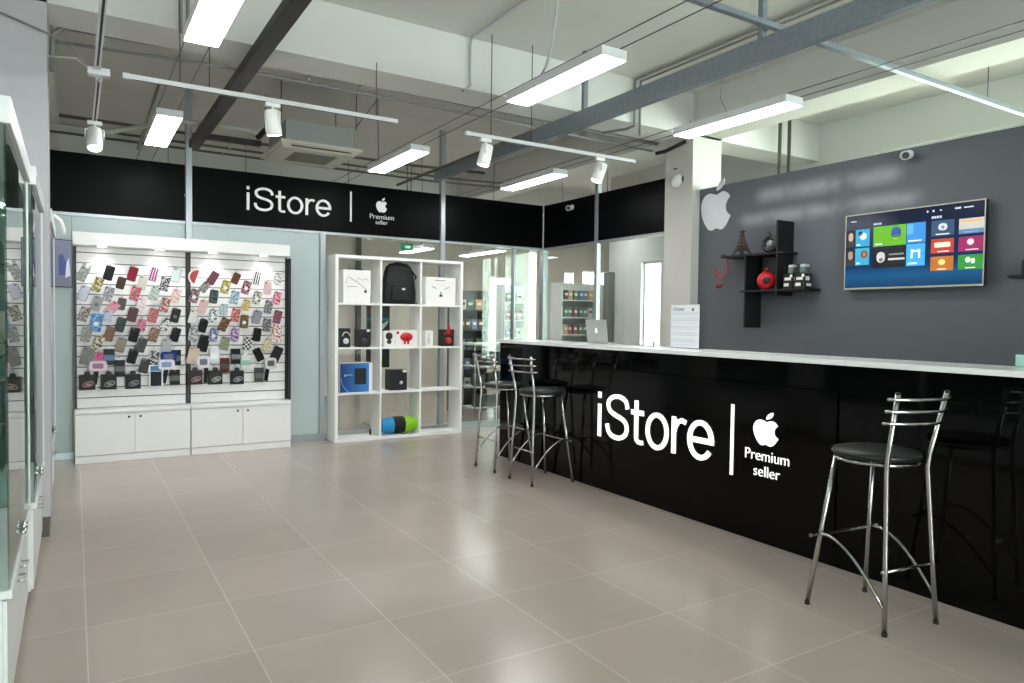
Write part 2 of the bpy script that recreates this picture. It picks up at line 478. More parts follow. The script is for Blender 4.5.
def fascia_s(y0, y1, label):
    t = thing('fascia_panel', label, 'sign panel', (5.49, (y0+y1)/2, 2.385))
    h = (y1-y0)/2
    MB().box(-.02, .02, -h, h, 0, .578, .003).build('panel', BLACKP, t)
fascia_s(6.935, 8.05, 'black side fascia panel with the bullet camera mounted on it')
fascia_s(5.705, 6.865, 'black side fascia panel ending against the white pillar')

# ------------------------------------------------------------------ slatwall display
def base_unit(x0, x1, label):
    t = thing('base_cabinet', label, 'cabinet', ((x0+x1)/2, 7.88, 0)); h = (x1-x0)/2
    MB().box(-h, h, -.125, .155, .07, .47, .002).build('carcass', WLAM, t)
    MB().box(-h+.002, h-.002, -.14, .155, 0, .068, .002).build('plinth', WLAM, t)
    MB().box(-h, h, -.155, .155, .472, .5, .003).build('top_board', WLAM, t)
    for s in (-1, 1):
        a, b_ = (-h+.002, -.002) if s < 0 else (.002, h-.002)
        d = MB().box(a, b_, -.145, -.127, .075, .465, .002).build('door', WLAM, t)
        MB().lathe([(0, 0), (.011, 0), (.011, .008), (0, .008)], (s*.05, -.153, .425), 14, 'Y').build('lock', mat('dark lock', '45454A', .4, metal=.6), d)
base_unit(.0, .995, 'white two door base cabinet under the slatwall bay next to the glass cases')
base_unit(1.0, 1.99, 'white two door base cabinet under the slatwall bay next to the cube shelf')
SLAT = mat('white slat board', 'F3F1EF', .4, var=.02)
RAIL = mat('black rail', '1A1B1E', .4, metal=.3)

# hung goods, u,v = centre in photo pixels -> wall coordinates
CF, CYAW, CPIT, CROL, CH = 708.33, .554069, -.0312644, .01242518, 1.40994
def cam_axes():
    f = Vector((math.sin(CYAW)*math.cos(CPIT), math.cos(CYAW)*math.cos(CPIT), math.sin(CPIT)))
    r = Vector((math.cos(CYAW), -math.sin(CYAW), 0)); u = r.cross(f)
    c, s = math.cos(CROL), math.sin(CROL)
    return r*c+u*s, u*c-r*s, f
AR, AU, AF = cam_axes()
def at(u, v, y):
    d = AR*((u-512)/CF)+AU*((341.5-v)/CF)+AF
    t = y/d.y; return (t*d.x, CH+t*d.z)

BAY = {'L': 'slatwall bay by glass cases', 'R': 'slatwall bay by cube shelf'}
ORD = ['top', 'second', 'third', 'fourth', 'fifth', 'sixth', 'seventh', 'eighth', 'ninth', 'tenth', 'lowest']
# (bay, u, v, kind, tilt degrees, colours, description)
C = []
def c(bay, u, v, kind, tilt, cols, desc): C.append((bay, u, v, kind, tilt, cols, desc))
c('L', 83, 274, 'case', 25, ('9EA2A0', 'C9CCCA', 'flecks'), 'clear grey phone case with bow ears')
c('L', 109, 273, 'case', 15, ('26272A',), 'plain charcoal phone case')
c('L', 132.5, 274, 'case', 15, ('A31A45',), 'plain crimson phone case')
c('L', 153.7, 274.3, 'case', 15, ('8E1B5E', 'E8C8DC', 'stripes'), 'magenta phone case with looping white script')
c('L', 176.1, 275, 'case', 15, ('E4EEEB',), 'milky white phone case with thin dark rim')
c('L', 97.5, 284.4, 'case', 18, ('E6E2C8', 'A08C40', 'spots'), 'clear phone case with gold flowers')
c('L', 121, 283, 'small', 15, ('5E4A40',), 'small brown phone case')
c('L', 164.7, 284, 'case', 12, ('2A2A2C', 'D8D8D8', 'flecks'), 'black and white leopard phone case')
c('L', 142.3, 283, 'case', 14, ('E8D8D0', 'CFE0D4', 'flecks'), 'pale pink and mint clear phone case')
c('L', 83.7, 293.3, 'case', 18, ('DCDAE8',), 'lilac white phone case with black rim')
c('L', 108.3, 294, 'case', 15, ('8B8792', 'D9D6DC', 'flecks'), 'grey mottled phone case')
c('L', 135.3, 293.5, 'case', 16, ('B04A5C', 'E5A9B0', 'flecks'), 'coral pink floral phone case')
c('L', 154.5, 293, 'case', 16, ('E0E8E0', 'B9C4BC', 'spots'), 'clear mint phone case with fine dots')
c('L', 176, 296, 'case', 16, ('E3B9B4', 'F2E4DE', 'spots'), 'blush phone case with white blossoms')
c('L', 96.8, 303.5, 'case', 18, ('B5B5B8',), 'silver phone case with small dark disc')
c('L', 112, 308.5, 'case', 40, ('EBB8C2', 'D98A9A', 'flecks'), 'sparkly pink clear phone case lying askew')
c('L', 121.5, 304, 'small', 12, ('6F6C66', '3A2A2C', 'stripes'), 'olive and maroon banded phone case')
c('L', 141, 305, 'case', 12, ('EBD0DA', 'F6EFF0', 'spots'), 'pale pink glitter phone case')
c('L', 164.7, 305, 'case', 15, ('EED6CE', 'B06A66', 'spots'), 'rose phone case with darker oval outlines')
c('L', 84, 314, 'case', 18, ('7A6A60', 'D8D2CC', 'flecks'), 'brown and white collage phone case')
c('L', 96.4, 322.5, 'big', 8, ('2C83BE', '9CC9E8', 'flecks'), 'large bright blue phone case with white disc')
c('L', 108, 316, 'small', 8, ('DDDDE6', 'A9B8D2', 'flecks'), 'small white and lilac phone case')
c('L', 132.6, 314.6, 'case', 14, ('7C1444', '2A1018', 'stripes'), 'dark magenta phone case with black bands')
c('L', 153.3, 315.5, 'case', 14, ('B5606A', 'D99A98', 'flecks'), 'dusty red floral phone case')
c('L', 120.6, 324.7, 'case', 15, ('4A5E55',), 'dark green phone case')
c('L', 175.3, 315.5, 'case', 14, ('2A2D2E', ), 'black phone case with faint grey disc')
c('L', 86.3, 334.4, 'case', 12, ('8E8E88', 'B9B9B4', 'flecks'), 'grey speckled phone case with red charm')
c('L', 109.6, 334, 'case', 14, ('7A5442', '9C7560', 'stripes'), 'brown phone case with printed lines')
c('L', 134, 334.8, 'case', 14, ('131315',), 'plain black phone case beside pink glitter one')
c('L', 141.6, 325.2, 'small', 10, ('E39BB4', 'B04468', 'flecks'), 'pink glitter phone case with red flowers')
c('L', 164.7, 325, 'case', 25, ('F0F0F0', '111111', 'flecks'), 'white phone case with black cow patches')
c('L', 175.3, 334.8, 'case', 16, ('17181E',), 'plain black phone case near the centre rail')
c('L', 154, 334.8, 'case', 16, ('6B5546', 'C79A88', 'flecks'), 'brown phone case with pink flowers')
c('L', 98.2, 342.7, 'case', 20, ('151515', 'D9D2B8', 'spots'), 'black phone case with small cream marks')
c('L', 121, 345, 'case', 15, ('A59C8E',), 'taupe phone case')
c('L', 141.4, 345, 'case', 18, ('221D22', '5A4A50', 'flecks'), 'black phone case with grey lace print')
c('L', 166.5, 346, 'case', 6, ('C3C8CA',), 'light silver phone case')
c('L', 87.2, 356.3, 'big', 14, ('858583', '9A9A98', 'flecks'), 'large grey woven phone case')
c('L', 132.5, 356.3, 'case', 14, ('0E0E0F',), 'plain black phone case over the cream slat')
c('L', 109, 357, 'box', 0, ('3C4850', '3A6C9C'), 'dark retail box with a blue band')
c('L', 100.8, 358, 'round', 0, ('E07AA6', 'B84E7C', 'flecks'), 'pink round animal shaped phone case')
c('L', 98, 366, 'card', 0, ('EBD6DE', '9C6C94'), 'pale pink rounded card pack')
c('L', 119.7, 368, 'box', 0, ('343A44', '252A32'), 'slate blue retail box')
c('L', 144.5, 366, 'case', 16, ('2E211E', '473A28', 'flecks'), 'dark brown phone case over a yellow tag')
c('L', 168.7, 356.7, 'card', 0, ('1F3F96', '16306E'), 'royal blue card pack')
c('L', 175.9, 357.6, 'box', 0, ('25272C', '34373C'), 'tall charcoal retail box behind blue pack')
c('L', 166.5, 364.6, 'card', 0, ('EDEDF2', '9AA4D0'), 'white oval card pack with blue print')
c('L', 154, 358, 'case', 10, ('DFE2E4', '50555C', 'spots'), 'clear phone case with dark loops')
c('L', 156, 376, 'blister', 0, ('28343C', '4C8CC0'), 'dark blister pack with blue header')
c('L', 174.8, 377.3, 'box', 0, ('2C2C28', '3C3C36'), 'olive black retail box')
c('L', 165, 376, 'strap', 10, ('1A2040',), 'narrow navy strap pack')
c('L', 95.6, 377, 'strap', 8, ('151518',), 'narrow black strap pack')
c('L', 87.2, 381.3, 'pack', 0, ('4C4644', 'B89A96'), 'square black pack with rose coiled cable')
c('L', 108.7, 380.9, 'pack', 0, ('3E403E', 'A4AAA2'), 'square black pack with sage coiled cable')
c('L', 133, 380.3, 'pack', 0, ('3E3E42', '9A98A4'), 'square black pack with lilac grey coiled cable')
c('R', 194.0, 277, 'slice', 0, ('C01E2A', 'F2ECEA'), 'red half moon phone case with white rim')
c('R', 212.9, 278, 'case', 30, ('6E3A48', '9C5668', 'stripes'), 'maroon phone case with pink stripes')
c('R', 235.8, 278.5, 'small', 22, ('70422C', '8E5A3A', 'flecks'), 'rust brown phone case')
c('R', 257, 278.5, 'case', 12, ('1D1D1F', 'EDEDED', 'stripes'), 'black and white striped phone case')
c('R', 277.9, 279, 'case', 12, ('9AA096', 'E9E9E4', 'spots'), 'grey phone case with a white rose')
c('R', 204.6, 287, 'small', 35, ('B4B4B0', '777772', 'flecks'), 'small silver glitter case')
c('R', 225.5, 287, 'case', 15, ('7F8458', 'D9CF86', 'spots'), 'olive phone case with yellow ring')
c('R', 246.3, 287.5, 'case', 18, ('4A1E2A', 'C795A2', 'spots'), 'wine red phone case with pink disc')
c('R', 267.6, 288, 'case', 4, ('EBD4D4',), 'pale pink clear phone case with round ears')
c('R', 194.3, 296, 'case', 14, ('4C3F42', 'B79AA0', 'spots'), 'brown phone case with dusky pink portrait')
c('R', 213.7, 296.6, 'case', 8, ('26303A', '5A7078', 'spots'), 'slate phone case with pale grey tag print')
c('R', 234.6, 297.4, 'case', 10, ('7FA3BC', 'DCE8EE', 'flecks'), 'sky blue and white phone case')
c('R', 257, 297.8, 'case', 16, ('101113', 'E0DCD0', 'spots'), 'black phone case with white astronaut print')
c('R', 277, 298.2, 'case', 14, ('B01048', 'F0C0CC', 'spots'), 'raspberry phone case with white print')
c('R', 203, 306.7, 'case', 16, ('E6CBC8',), 'blush beige phone case')
c('R', 193, 317, 'case', 14, ('EAE8E4',), 'ivory phone case with faint outline')
c('R', 224, 309.5, 'small', 6, ('A8C0C4', 'D9E6E6', 'flecks'), 'icy blue clear phone case')
c('R', 246.3, 305, 'small', 10, ('C9AC4A', 'F0E4BE', 'flecks'), 'golden yellow figure shaped phone case')
c('R', 268.4, 307, 'case', 12, ('6E6E70', 'C2C2C2', 'flecks'), 'grey phone case with skull toned flecks')
c('R', 213.3, 315.8, 'case', 14, ('101214', 'E6ECEA', 'spots'), 'black phone case with a white character')
c('R', 235.4, 315, 'case', 12, ('B02430', 'EAC2B6', 'flecks'), 'red phone case with cream flecks')
c('R', 203, 325.6, 'case', 16, ('141614',), 'plain black phone case beside the ivory one')
c('R', 224, 324.5, 'case', 25, ('1E1E1C', 'A87C34', 'flecks'), 'black and amber phone case')
c('R', 244.3, 321.5, 'case', 6, ('4E3A22', '8E7444', 'spots'), 'khaki brown phone case with white disc')
c('R', 257, 317, 'case', 14, ('A8A6B4',), 'lavender grey phone case with dark rim')
c('R', 277.5, 317, 'case', 12, ('8E4A62', 'B07888', 'flecks'), 'mauve phone case with fine veins')
c('R', 266.8, 325, 'case', 6, ('5C5C5E', 'B4B4B6', 'flecks'), 'mid grey marbled phone case')
c('R', 193, 334.7, 'case', 10, ('E2E2DE', '9A9A96', 'spots'), 'white phone case with silver drawing')
c('R', 213.7, 335, 'case', 12, ('2E3660', 'B4B8D2', 'spots'), 'navy phone case with lavender circle')
c('R', 235, 335, 'case', 8, ('2A1838', 'D8BEE2', 'spots'), 'dark purple phone case with white heart')
c('R', 257, 334.7, 'case', 8, ('121214',), 'plain black phone case under the lavender one')
c('R', 276.7, 334.7, 'big', 0, ('B02028', 'F4ECE6', 'spots'), 'red polka dot bow shaped phone case')
c('R', 203.4, 343.4, 'big', 14, ('0D0D0F',), 'large plain black phone case')
c('R', 225, 343.5, 'case', 10, ('8B9472', 'A8AE90', 'flecks'), 'sage green phone case')
c('R', 247.5, 343.5, 'case', 8, ('111111', 'E8E8E8', 'checks'), 'black phone case with white chequers')
c('R', 267.6, 345, 'case', 18, ('C6B89A', 'E8E0CC', 'flecks'), 'pale gold phone case')
c('R', 193, 355.8, 'big', 14, ('DCCDBF',), 'large beige phone case')
c('R', 214.5, 355.4, 'box', 0, ('ECECF0', 'F6F6F8'), 'tall white retail box')
c('R', 224.7, 365.3, 'box', 0, ('6E3A24', '1A1816'), 'brown leather case on black card')
c('R', 235.6, 356, 'box', 0, ('1B1C20', '8C8E94'), 'black and grey retail box')
c('R', 203.4, 362, 'card', 0, ('E9E9EE', '6F7078'), 'white carton with a photo window')
c('R', 258.5, 354.6, 'case', -25, ('0F0F11',), 'black phone case leaning the opposite way')
c('R', 276.3, 354.2, 'big', 24, ('3C3038',), 'dark aubergine wallet phone case')
c('R', 245.5, 362, 'box', 0, ('E2E8E6', '9CC8B0'), 'white retail box with green line')
c('R', 270.8, 363.3, 'card', 0, ('DEDEE0', '6E6A66'), 'white pack with small photograph')
c('R', 259, 374.8, 'box', 0, ('5C605C', '7A7E7A'), 'grey green retail box')
c('R', 266.8, 374, 'strap', 8, ('101012',), 'narrow black strap pack near the end rail')
c('R', 195, 376.4, 'pack', 0, ('4A4244', 'B49A9E'), 'square black pack with pink coiled cable')
c('R', 215.4, 376.4, 'pack', 0, ('404644', 'B2BCB8'), 'square black pack with white coiled cable')
c('R', 237, 376.4, 'pack', 0, ('3A3A40', 'A8B0B4'), 'square black pack with ice grey coiled cable')
c('R', 205.8, 375.6, 'strap', 3, ('111113',), 'narrow black strap pack beside pink cable')

LENS = mat('camera window black', '0A0A0B', .3)
RIMD = mat('dark case rim', '3A3A40', .4)
SHAPES = {}
def rounded(w, h, r, n=5):
    P = []
    for cx_, cz_, a in ((w/2-r, h/2-r, 0), (-w/2+r, h/2-r, PI/2), (-w/2+r, -h/2+r, PI), (w/2-r, -h/2+r, 1.5*PI)):
        for k in range(n+1):
            t = a+PI/2*k/n; P.append((cx_+r*math.cos(t), cz_+r*math.sin(t)))
    return P
FR0 = ((0, 0, 0), (1, 0, 0), (0, 0, 1), (0, -1, 0))
def hung(bay, u, v, kind, tilt, cols, desc, i):
    depth = {'card': 7.80, 'pack': 7.83, 'strap': 7.86, 'box': 7.85, 'blister': 7.82}.get(kind, 7.84)
    depth += ((i*37) % 7-3)*.004
    x, z = at(u, v, depth)
    nm = {'case': 'phone_case', 'small': 'phone_case', 'big': 'phone_case', 'round': 'phone_case', 'slice': 'phone_case', 'box': 'retail_box', 'card': 'card_pack', 'pack': 'cable_pack', 'strap': 'strap_pack', 'blister': 'blister_pack'}[kind]
    key = '%s %s %d' % (kind, bay, i)
    dk = lambda h_: ''.join('%02X' % int(int(h_[q:q+2], 16)*(.62+.36*(int(h_[q:q+2], 16)/255.0)**1.0)) for q in (0, 2, 4))
    cols = tuple(dk(q) if re.fullmatch('[0-9A-F]{6}', q) else q for q in cols)
    if len(cols) > 2: m1 = patterned('print '+key, cols[2], cols[0], cols[1], .35, {'spots': 46, 'flecks': 85, 'checks': 45, 'stripes': 14}[cols[2]], {'spots': .42, 'flecks': .52}.get(cols[2], .5))
    else: m1 = mat('shell '+key, cols[0], .45, spec=.15)
    mb = MB()
    if kind in ('case', 'small', 'big'):
        w, h = {'case': (.082, .142), 'small': (.074, .118), 'big': (.10, .172)}[kind]
        rim = 'rim' in desc or 'outline' in desc
        mb.use(RIMD if rim else m1); mb.prism(rounded(w, h, .014), FR0, -.006, .004)
        mb.use(m1); mb.prism(rounded(w-.008, h-.008, .011), FR0, .004, .0065)
        mb.use(LENS); mb.prism([(a-w/2+.022, b_+h/2-.016) for a, b_ in rounded(.022, .011, .005, 3)], FR0, .0065, .0078)
        if 'disc' in desc or 'ring' in desc or 'circle' in desc or 'astronaut' in desc or 'character' in desc or 'portrait' in desc:
            mb.use(mat('disc '+key, 'E6E2E0' if 'faint' not in desc and 'small dark' not in desc else '5A5E60', .4)); mb.prism([(a, b_-h*.08) for a, b_ in rounded(w*.46, w*.46, w*.23, 6)], FR0, .0065, .0075)
        if 'ears' in desc:
            mb.use(m1)
            for s in (-1, 1): mb.prism([(a+s*w*.33, b_+h/2+.012) for a, b_ in rounded(.032, .032, .016, 4)], FR0, -.005, .003)
        if 'bow' in desc and kind == 'big':
            mb.use(m1)
            for s in (-1, 1): mb.prism([(a+s*w*.38, b_+h/2) for a, b_ in rounded(.06, .05, .022, 4)], FR0, -.005, .005)
    elif kind == 'round':
        mb.use(m1); mb.prism(rounded(.10, .10, .05, 8), FR0, -.006, .006)
        for s in (-1, 1): mb.prism([(a+s*.034, b_+.045) for a, b_ in rounded(.034, .034, .017, 4)], FR0, -.005, .005)
    elif kind == 'slice':
        P = [(.045*0, .07)]
        arc = [(-.085*math.sin(PI*k/16), .085*math.cos(PI*k/16)) for k in range(17)]
        rot = [(a*math.cos(-.35)-b_*math.sin(-.35)+.03, a*math.sin(-.35)+b_*math.cos(-.35)) for a, b_ in arc]
        mb.use(mat('slice rim', cols[1], .4)); mb.prism(rot, FR0, -.006, .004)
        arc = [(-.066*math.sin(PI*k/16)-.003, .07*math.cos(PI*k/16)) for k in range(17)]
        rot = [(a*math.cos(-.35)-b_*math.sin(-.35)+.03, a*math.sin(-.35)+b_*math.cos(-.35)) for a, b_ in arc]
        mb.use(mat('slice red', cols[0], .4)); mb.prism(rot, FR0, .004, .0065)
    elif kind == 'box':
        w, h = .092, .155
        mb.use(m1); mb.box(-w/2, w/2, -.012, .012, -h/2, h/2, .002)
        mb.use(mat('band '+key, cols[1], .35)); mb.box(-w/2+.004, w/2-.004, -.0135, -.012, -h*.22, h*.12)
        mb.use(WLAM); mb.prism([(a, b_+h/2+.012) for a, b_ in rounded(.035, .026, .01, 3)], FR0, -.001, .001)
    elif kind == 'card':
        w, h = (.15, .10) if bay == 'L' else (.12, .12)
        mb.use(m1); mb.prism(rounded(w, h, .03), FR0, -.006, .006)
        mb.use(mat('print '+key, cols[1], .35)); mb.prism(rounded(w*.6, h*.5, .012), FR0, .006, .008)
    elif kind == 'pack':
        w, h = .135, .165
        mb.use(m1); mb.box(-w/2, w/2, -.012, .012, -h/2, h/2-.02, .003)
        mb.prism([(a, b_+h/2-.012) for a, b_ in rounded(.05, .05, .02, 4)], FR0, -.003, .003)
        mb.use(mat('cable '+key, cols[1], .45))
        mb.tube([(.042*math.cos(t*PI/9)+.008, -.015, .022*math.sin(t*PI/9)-.028+.25*.042*math.cos(t*PI/9)) for t in range(18)], .006, 6, close=True)
        mb.box(-.012, .03, -.0145, -.012, -.04, -.02)
    elif kind == 'strap':
        mb.use(m1); mb.box(-.02, .02, -.005, .005, -.075, .085, .003)
    elif kind == 'blister':
        mb.use(WLAM); mb.prism(rounded(.125, .22, .01), FR0, -.004, .001)
        mb.use(m1); mb.box(-.048, .048, -.016, -.001, -.098, .045, .005)
        mb.use(mat('header '+key, cols[1], .4)); mb.box(-.05, .05, -.004, -.001, .052, .1)
    row = ORD[min(10, int((2.0-z)/.115)+0)] if z < 2.0 else 'top'
    o = mb.build(nm)
    o.location = (x, depth, z); o.rotation_euler = (0, math.radians(tilt), 0)
    tag(o, '%s, %s row of %s' % (desc, row, BAY[bay]), {'phone_case': 'phone case'}.get(nm, 'retail pack'), 'phone cases and packs hung on the slatwall')
    return x, z, depth

HOOKS = {'L': [], 'R': []}
for i, e in enumerate(C):
    x, z, dpt = hung(*e, i)
    hh = {'small': .055, 'big': .08, 'round': .055, 'card': .03, 'pack': .07, 'slice': .055}.get(e[3], .068)
    tl = math.radians(e[4])
    HOOKS[e[0]].append((x+hh*math.sin(tl), z+hh*math.cos(tl), dpt))

HOOKM = mat('hook metal', '9A9C9E', .4, metal=.3)
def slat_bay(x0, x1, bay, label):
    xc = (x0+x1)/2; h = (x1-x0)/2
    t = thing('slatwall_panel', label, 'display panel', (xc, 7.95, .5))
    m = MB(); zz = .505
    m.use(SLAT)
    while zz < 2.03:
        m.box(-h+.012, h-.012, -.008, .012, zz-.5, min(zz+.0915, 2.052)-.5, .0015); zz += .1
    m.use(SLOT); m.box(-h+.012, h-.012, .012, .02, 0, 1.54)
    m.build('slat_board', None, t)
    for s in (-1, 1): MB().box(s*h-.012, s*h+.012, -.014, .02, 0.002, 1.552).build('side_rail', RAIL, t)
    for (x, z, d) in HOOKS[bay]:
        k = MB(); zb = .5+round((z+.012-.5)/.1)*.1-.0035
        k.box(x-xc-.006, x-xc+.006, -.011, -.008, zb-.5-.008, zb-.5+.008)
        k.tube([(x-xc, -.009, zb-.5), (x-xc, d-7.95+.02, z-.5-.004), (x-xc, d-7.95-.03, z-.5+.004)], .0022, 6)
        k.build('hook', HOOKM, t)
slat_bay(.01, .985, 'L', 'white slatwall bay of phone cases nearest the glass display cases')
slat_bay(1.01, 1.985, 'R', 'white slatwall bay of phone cases nearest the cube shelf')
t = thing('display_canopy', 'white light box canopy with four downlights over the slatwall', 'canopy', (.99, 7.85, 2.055))
MB().box(-1.0, .985, -.11, .16, 0, .12, .003).build('housing', WSHELF, t)
for u in (102, 160, 213, 264):
    x, _ = at(u, 243, 7.8)
    MB().lathe([(.0, 0), (.035, 0), (.035, .004), (.0, .004)], (x-.99, -.03, -.0045), 20).build('downlight', mat('lit downlight', 'FFFFFF', .5, emit=9, var=0), t)
# side cheeks of the display
for x, l in ((1.997, 'narrow dark side cheek of the slatwall display facing the cube shelf'),):
    o = MB().box(-.008, .008, -.02, .14, .0, 1.54, .001).build('side_cheek', SLOT if x > 1 else WSHELF); o.location = (x+.009, 7.86+.0, .503); tag(o, l, 'panel')

# ------------------------------------------------------------------ cube shelf
XS = [2.49, 3.012, 3.512, 4.055]; ZS = [0.0, .545, 1.06, 1.562, 2.085]
t = thing('cube_shelf', 'open white cube shelf unit of three columns and four rows', 'shelf unit', (3.27, 7.89, 0))
def L(x): return x-3.27
for i, x in enumerate(XS):
    w = .018 if i in (0, 3) else .011
    if i in (0, 3): MB().box(L(x)-w, L(x)+w, -.15, .15, 0, 2.11, .002).build('side_panel', WSHELF, t)
    else: MB().box(L(x)-w, L(x)+w, -.149, .149, .036, 2.076, .001).build('divider', WSHELF, t)
MB().box(L(XS[0])+.018, L(XS[3])-.018, -.15, .15, 2.076, 2.11, .002).build('top_board', WSHELF, t)
MB().box(L(XS[0])+.018, L(XS[3])-.018, -.15, .15, 0, .036, .002).build('bottom_board', WSHELF, t)
for z in ZS[1:4]:
    for i in range(3):
        w0 = .018 if i == 0 else .011; w1 = .018 if i == 2 else .011
        MB().box(L(XS[i])+w0, L(XS[i+1])-w1, -.148, .148, z-.011, z+.011, .001).build('shelf_board', WSHELF, t)
ZT = [.036, .556, 1.071, 1.573]   # standing heights, lowest row first
WBOX = mat('white carton', 'EFEDE9', .5)
INK = mat('dark print', '2A2A2A', .5); INKG = mat('grey print', '8C8C8C', .5); RED = mat('glossy red', 'C01824', .3)
def carton(name, x0, x1, z0, h, y0, d, m, label, cat, bev=.003):
    t = thing(name, label, cat, ((x0+x1)/2, y0, z0)); w = (x1-x0)/2
    MB().box(-w, w, 0, d, 0, h, bev).build('carton', m, t); return t
def deco(t, name, m, fn):
    mb = MB(); fn(mb); return mb.build(name, m, t)
t = carton('drone_box', 2.582, 2.905, ZT[3], .375, 7.80, .16, WBOX, 'large white carton with drone drawing in top cube beside the backpack cube', 'box')
def dr(mb):
    for sx in (-.10, .02, .1):
        mb.tube([(sx-.035, -.002, .27+sx*.2-.03), (sx, -.002, .29-sx*.1), (sx+.035, -.002, .27-sx*.1)], .0018, 5)
    mb.tube([(-.08, -.002, .28), (.0, -.002, .24), (.11, -.002, .16)], .002, 5)
    mb.box(.085, .115, -.003, 0, .12, .15)
    mb.box(-.12, .0, -.002, 0, .185, .189)
deco(t, 'drone_drawing', INK, dr)
deco(t, 'handle', mat('dark handle', '4A4A4E', .5), lambda mb: mb.tube([(-.09, .05, .375), (-.07, .05, .395), (.07, .05, .395), (.09, .05, .375)], .006, 6))
t = carton('drone_box', 3.60, 4.0, ZT[3], .335, 7.80, .16, WBOX, 'large white carton with drone drawing in top cube beside the glass wall', 'box')
def dr2(mb):
    for s in (-1, 1):
        mb.tube([(s*.05, -.002, .19), (s*.09, -.002, .215), (s*.12, -.002, .22)], .002, 5)
        mb.box(s*.09-.02, s*.09+.02, -.002, 0, .206, .21)
    mb.box(-.02, .02, -.003, 0, .10, .125); mb.box(-.006, .006, -.002, 0, .125, .16); mb.box(-.08, .06, -.002, 0, .295, .301)
deco(t, 'drone_drawing', INK, dr2)

# backpack
t = thing('backpack', 'black backpack standing in the middle top cube', 'backpack', (3.275, 7.87, ZT[3]))
BP = mat('black nylon', '0D0D10', .65, bump=.5, scale=90)
m = MB()
rings = []
tb = bmesh.new(); prof = [(0, .18, .07), (.03, .205, .09), (.15, .205, .10), (.28, .19, .095), (.38, .17, .085), (.44, .15, .07), (.475, .11, .045), (.486, .05, .02)]
for z, w, d in prof:
    rings.append([tb.verts.new((w*math.copysign(abs(math.cos(a))**.6, math.cos(a)), d*math.copysign(abs(math.sin(a))**.6, math.sin(a)), z)) for a in [2*PI*k/24 for k in range(24)]])
for i in range(len(rings)-1):
    for k in range(24):
        f = tb.faces.new((rings[i][k], rings[i][(k+1) % 24], rings[i+1][(k+1) % 24], rings[i+1][k])); f.smooth = True
tb.faces.new(rings[0]); tb.faces.new(rings[-1]); m.merge(tb); m.build('bag_body', BP, t)
MB().box(-.13, .13, -.125, -.07, .03, .21, .025, seg=3).build('front_pocket', BP, t)
MB().tube([(-.13, -.10, .25), (-.11, -.105, .34), (-.05, -.09, .41), (.05, -.09, .41), (.11, -.105, .34), (.13, -.10, .25)], .004, 6).build('zip', mat('dark zip', '2C2C30', .4), t)
MB().tube([(-.05, .02, .47), (-.04, .02, .492), (.04, .02, .492), (.05, .02, .47)], .007, 8).build('carry_handle', BP, t)
MB().tube([(.12, -.03, .44), (.165, -.04, .38), (.20, -.06, .33), (.19, -.06, .30)], .012, 6).build('strap', BP, t)
MB().tube([(.10, -.04, .02), (.17, -.06, .012), (.215, -.07, .009)], .008, 6).build('strap', BP, t)
MB().box(-.005, .035, -.128, -.125, .165, .185).build('patch', mat('white patch', 'E8E8E8', .5), t)

BXB = mat('matt black carton', '151517', .45)
def cans(mb, cx, cz, r, both=True):
    mb.tube([(cx+r*1.0*math.cos(a), -.004, cz+r*1.3+r*1.1*math.sin(a)) for a in [PI*k/10 for k in range(11)]], r*.14, 6)
    mb.lathe([(0, -.010), (r*.75, -.010), (r*.8, -.004), (r*.8, 0)], (cx, 0, cz), 16, 'Y')
t = carton('headphone_box', 2.546, 2.668, ZT[2], .215, 7.80, .12, BXB, 'black carton with white headphones picture, cube under the drone carton', 'box')
deco(t, 'headphone_picture', mat('pale print', 'D6D8DC', .4), lambda mb: cans(mb, .01, .07, .042))
t = carton('headphone_box', 2.755, 2.90, ZT[2], .205, 7.80, .12, BXB, 'dark grey carton with pale corner sticker beside the white headphones carton', 'box')
deco(t, 'headphone_picture', mat('dim print', '34343A', .4), lambda mb: cans(mb, .0, .07, .045))
deco(t, 'sticker', WBOX, lambda mb: mb.box(.035, .068, -.003, 0, .175, .203))
t = carton('headphone_box', 3.075, 3.205, ZT[2], .185, 7.80, .12, WBOX, 'white carton with black headphones picture in the middle cube', 'box')
deco(t, 'headphone_picture', INK, lambda mb: (cans(mb, -.005, .06, .035), mb.lathe([(0, -.012), (.04, -.012), (.044, 0)], (-.005, 0, .125), 16, 'Y')))
t = carton('headphone_box', 3.21, 3.497, ZT[2], .195, 7.80, .12, WBOX, 'wide white carton with red headphones picture in the middle cube', 'box')
def redp(mb):
    mb.lathe([(0, -.012), (.05, -.012), (.054, 0)], (-.0, 0, .115), 18, 'Y', Matrix.Diagonal((1.5, 1, 1, 1)))
    mb.box(-.035, -.008, -.008, 0, .03, .08, .004); mb.box(.008, .035, -.008, 0, .03, .08, .004)
    mb.lathe([(0, -.004), (.018, -.004), (.018, 0)], (-.11, 0, .165), 12, 'Y')
deco(t, 'picture', RED, redp)
t = carton('earphone_box', 3.60, 3.70, ZT[2], .19, 7.80, .12, WBOX, 'slim white carton with earphone outline beside the red headphones', 'box')
deco(t, 'outline', INKG, lambda mb: mb.tube([(-.005, -.002, .16), (-.005, -.002, .09), (.012, -.002, .05), (-.018, -.002, .035), (-.012, -.002, .09)], .003, 5))
t = carton('headphone_box', 3.83, 3.985, ZT[2], .205, 7.80, .12, BXB, 'black carton with red headphones picture in the cube by the glass wall', 'box')
deco(t, 'headphone_picture', RED, lambda mb: (cans(mb, .0, .07, .05), mb.box(-.02, .02, -.006, 0, .14, .255, .003)))
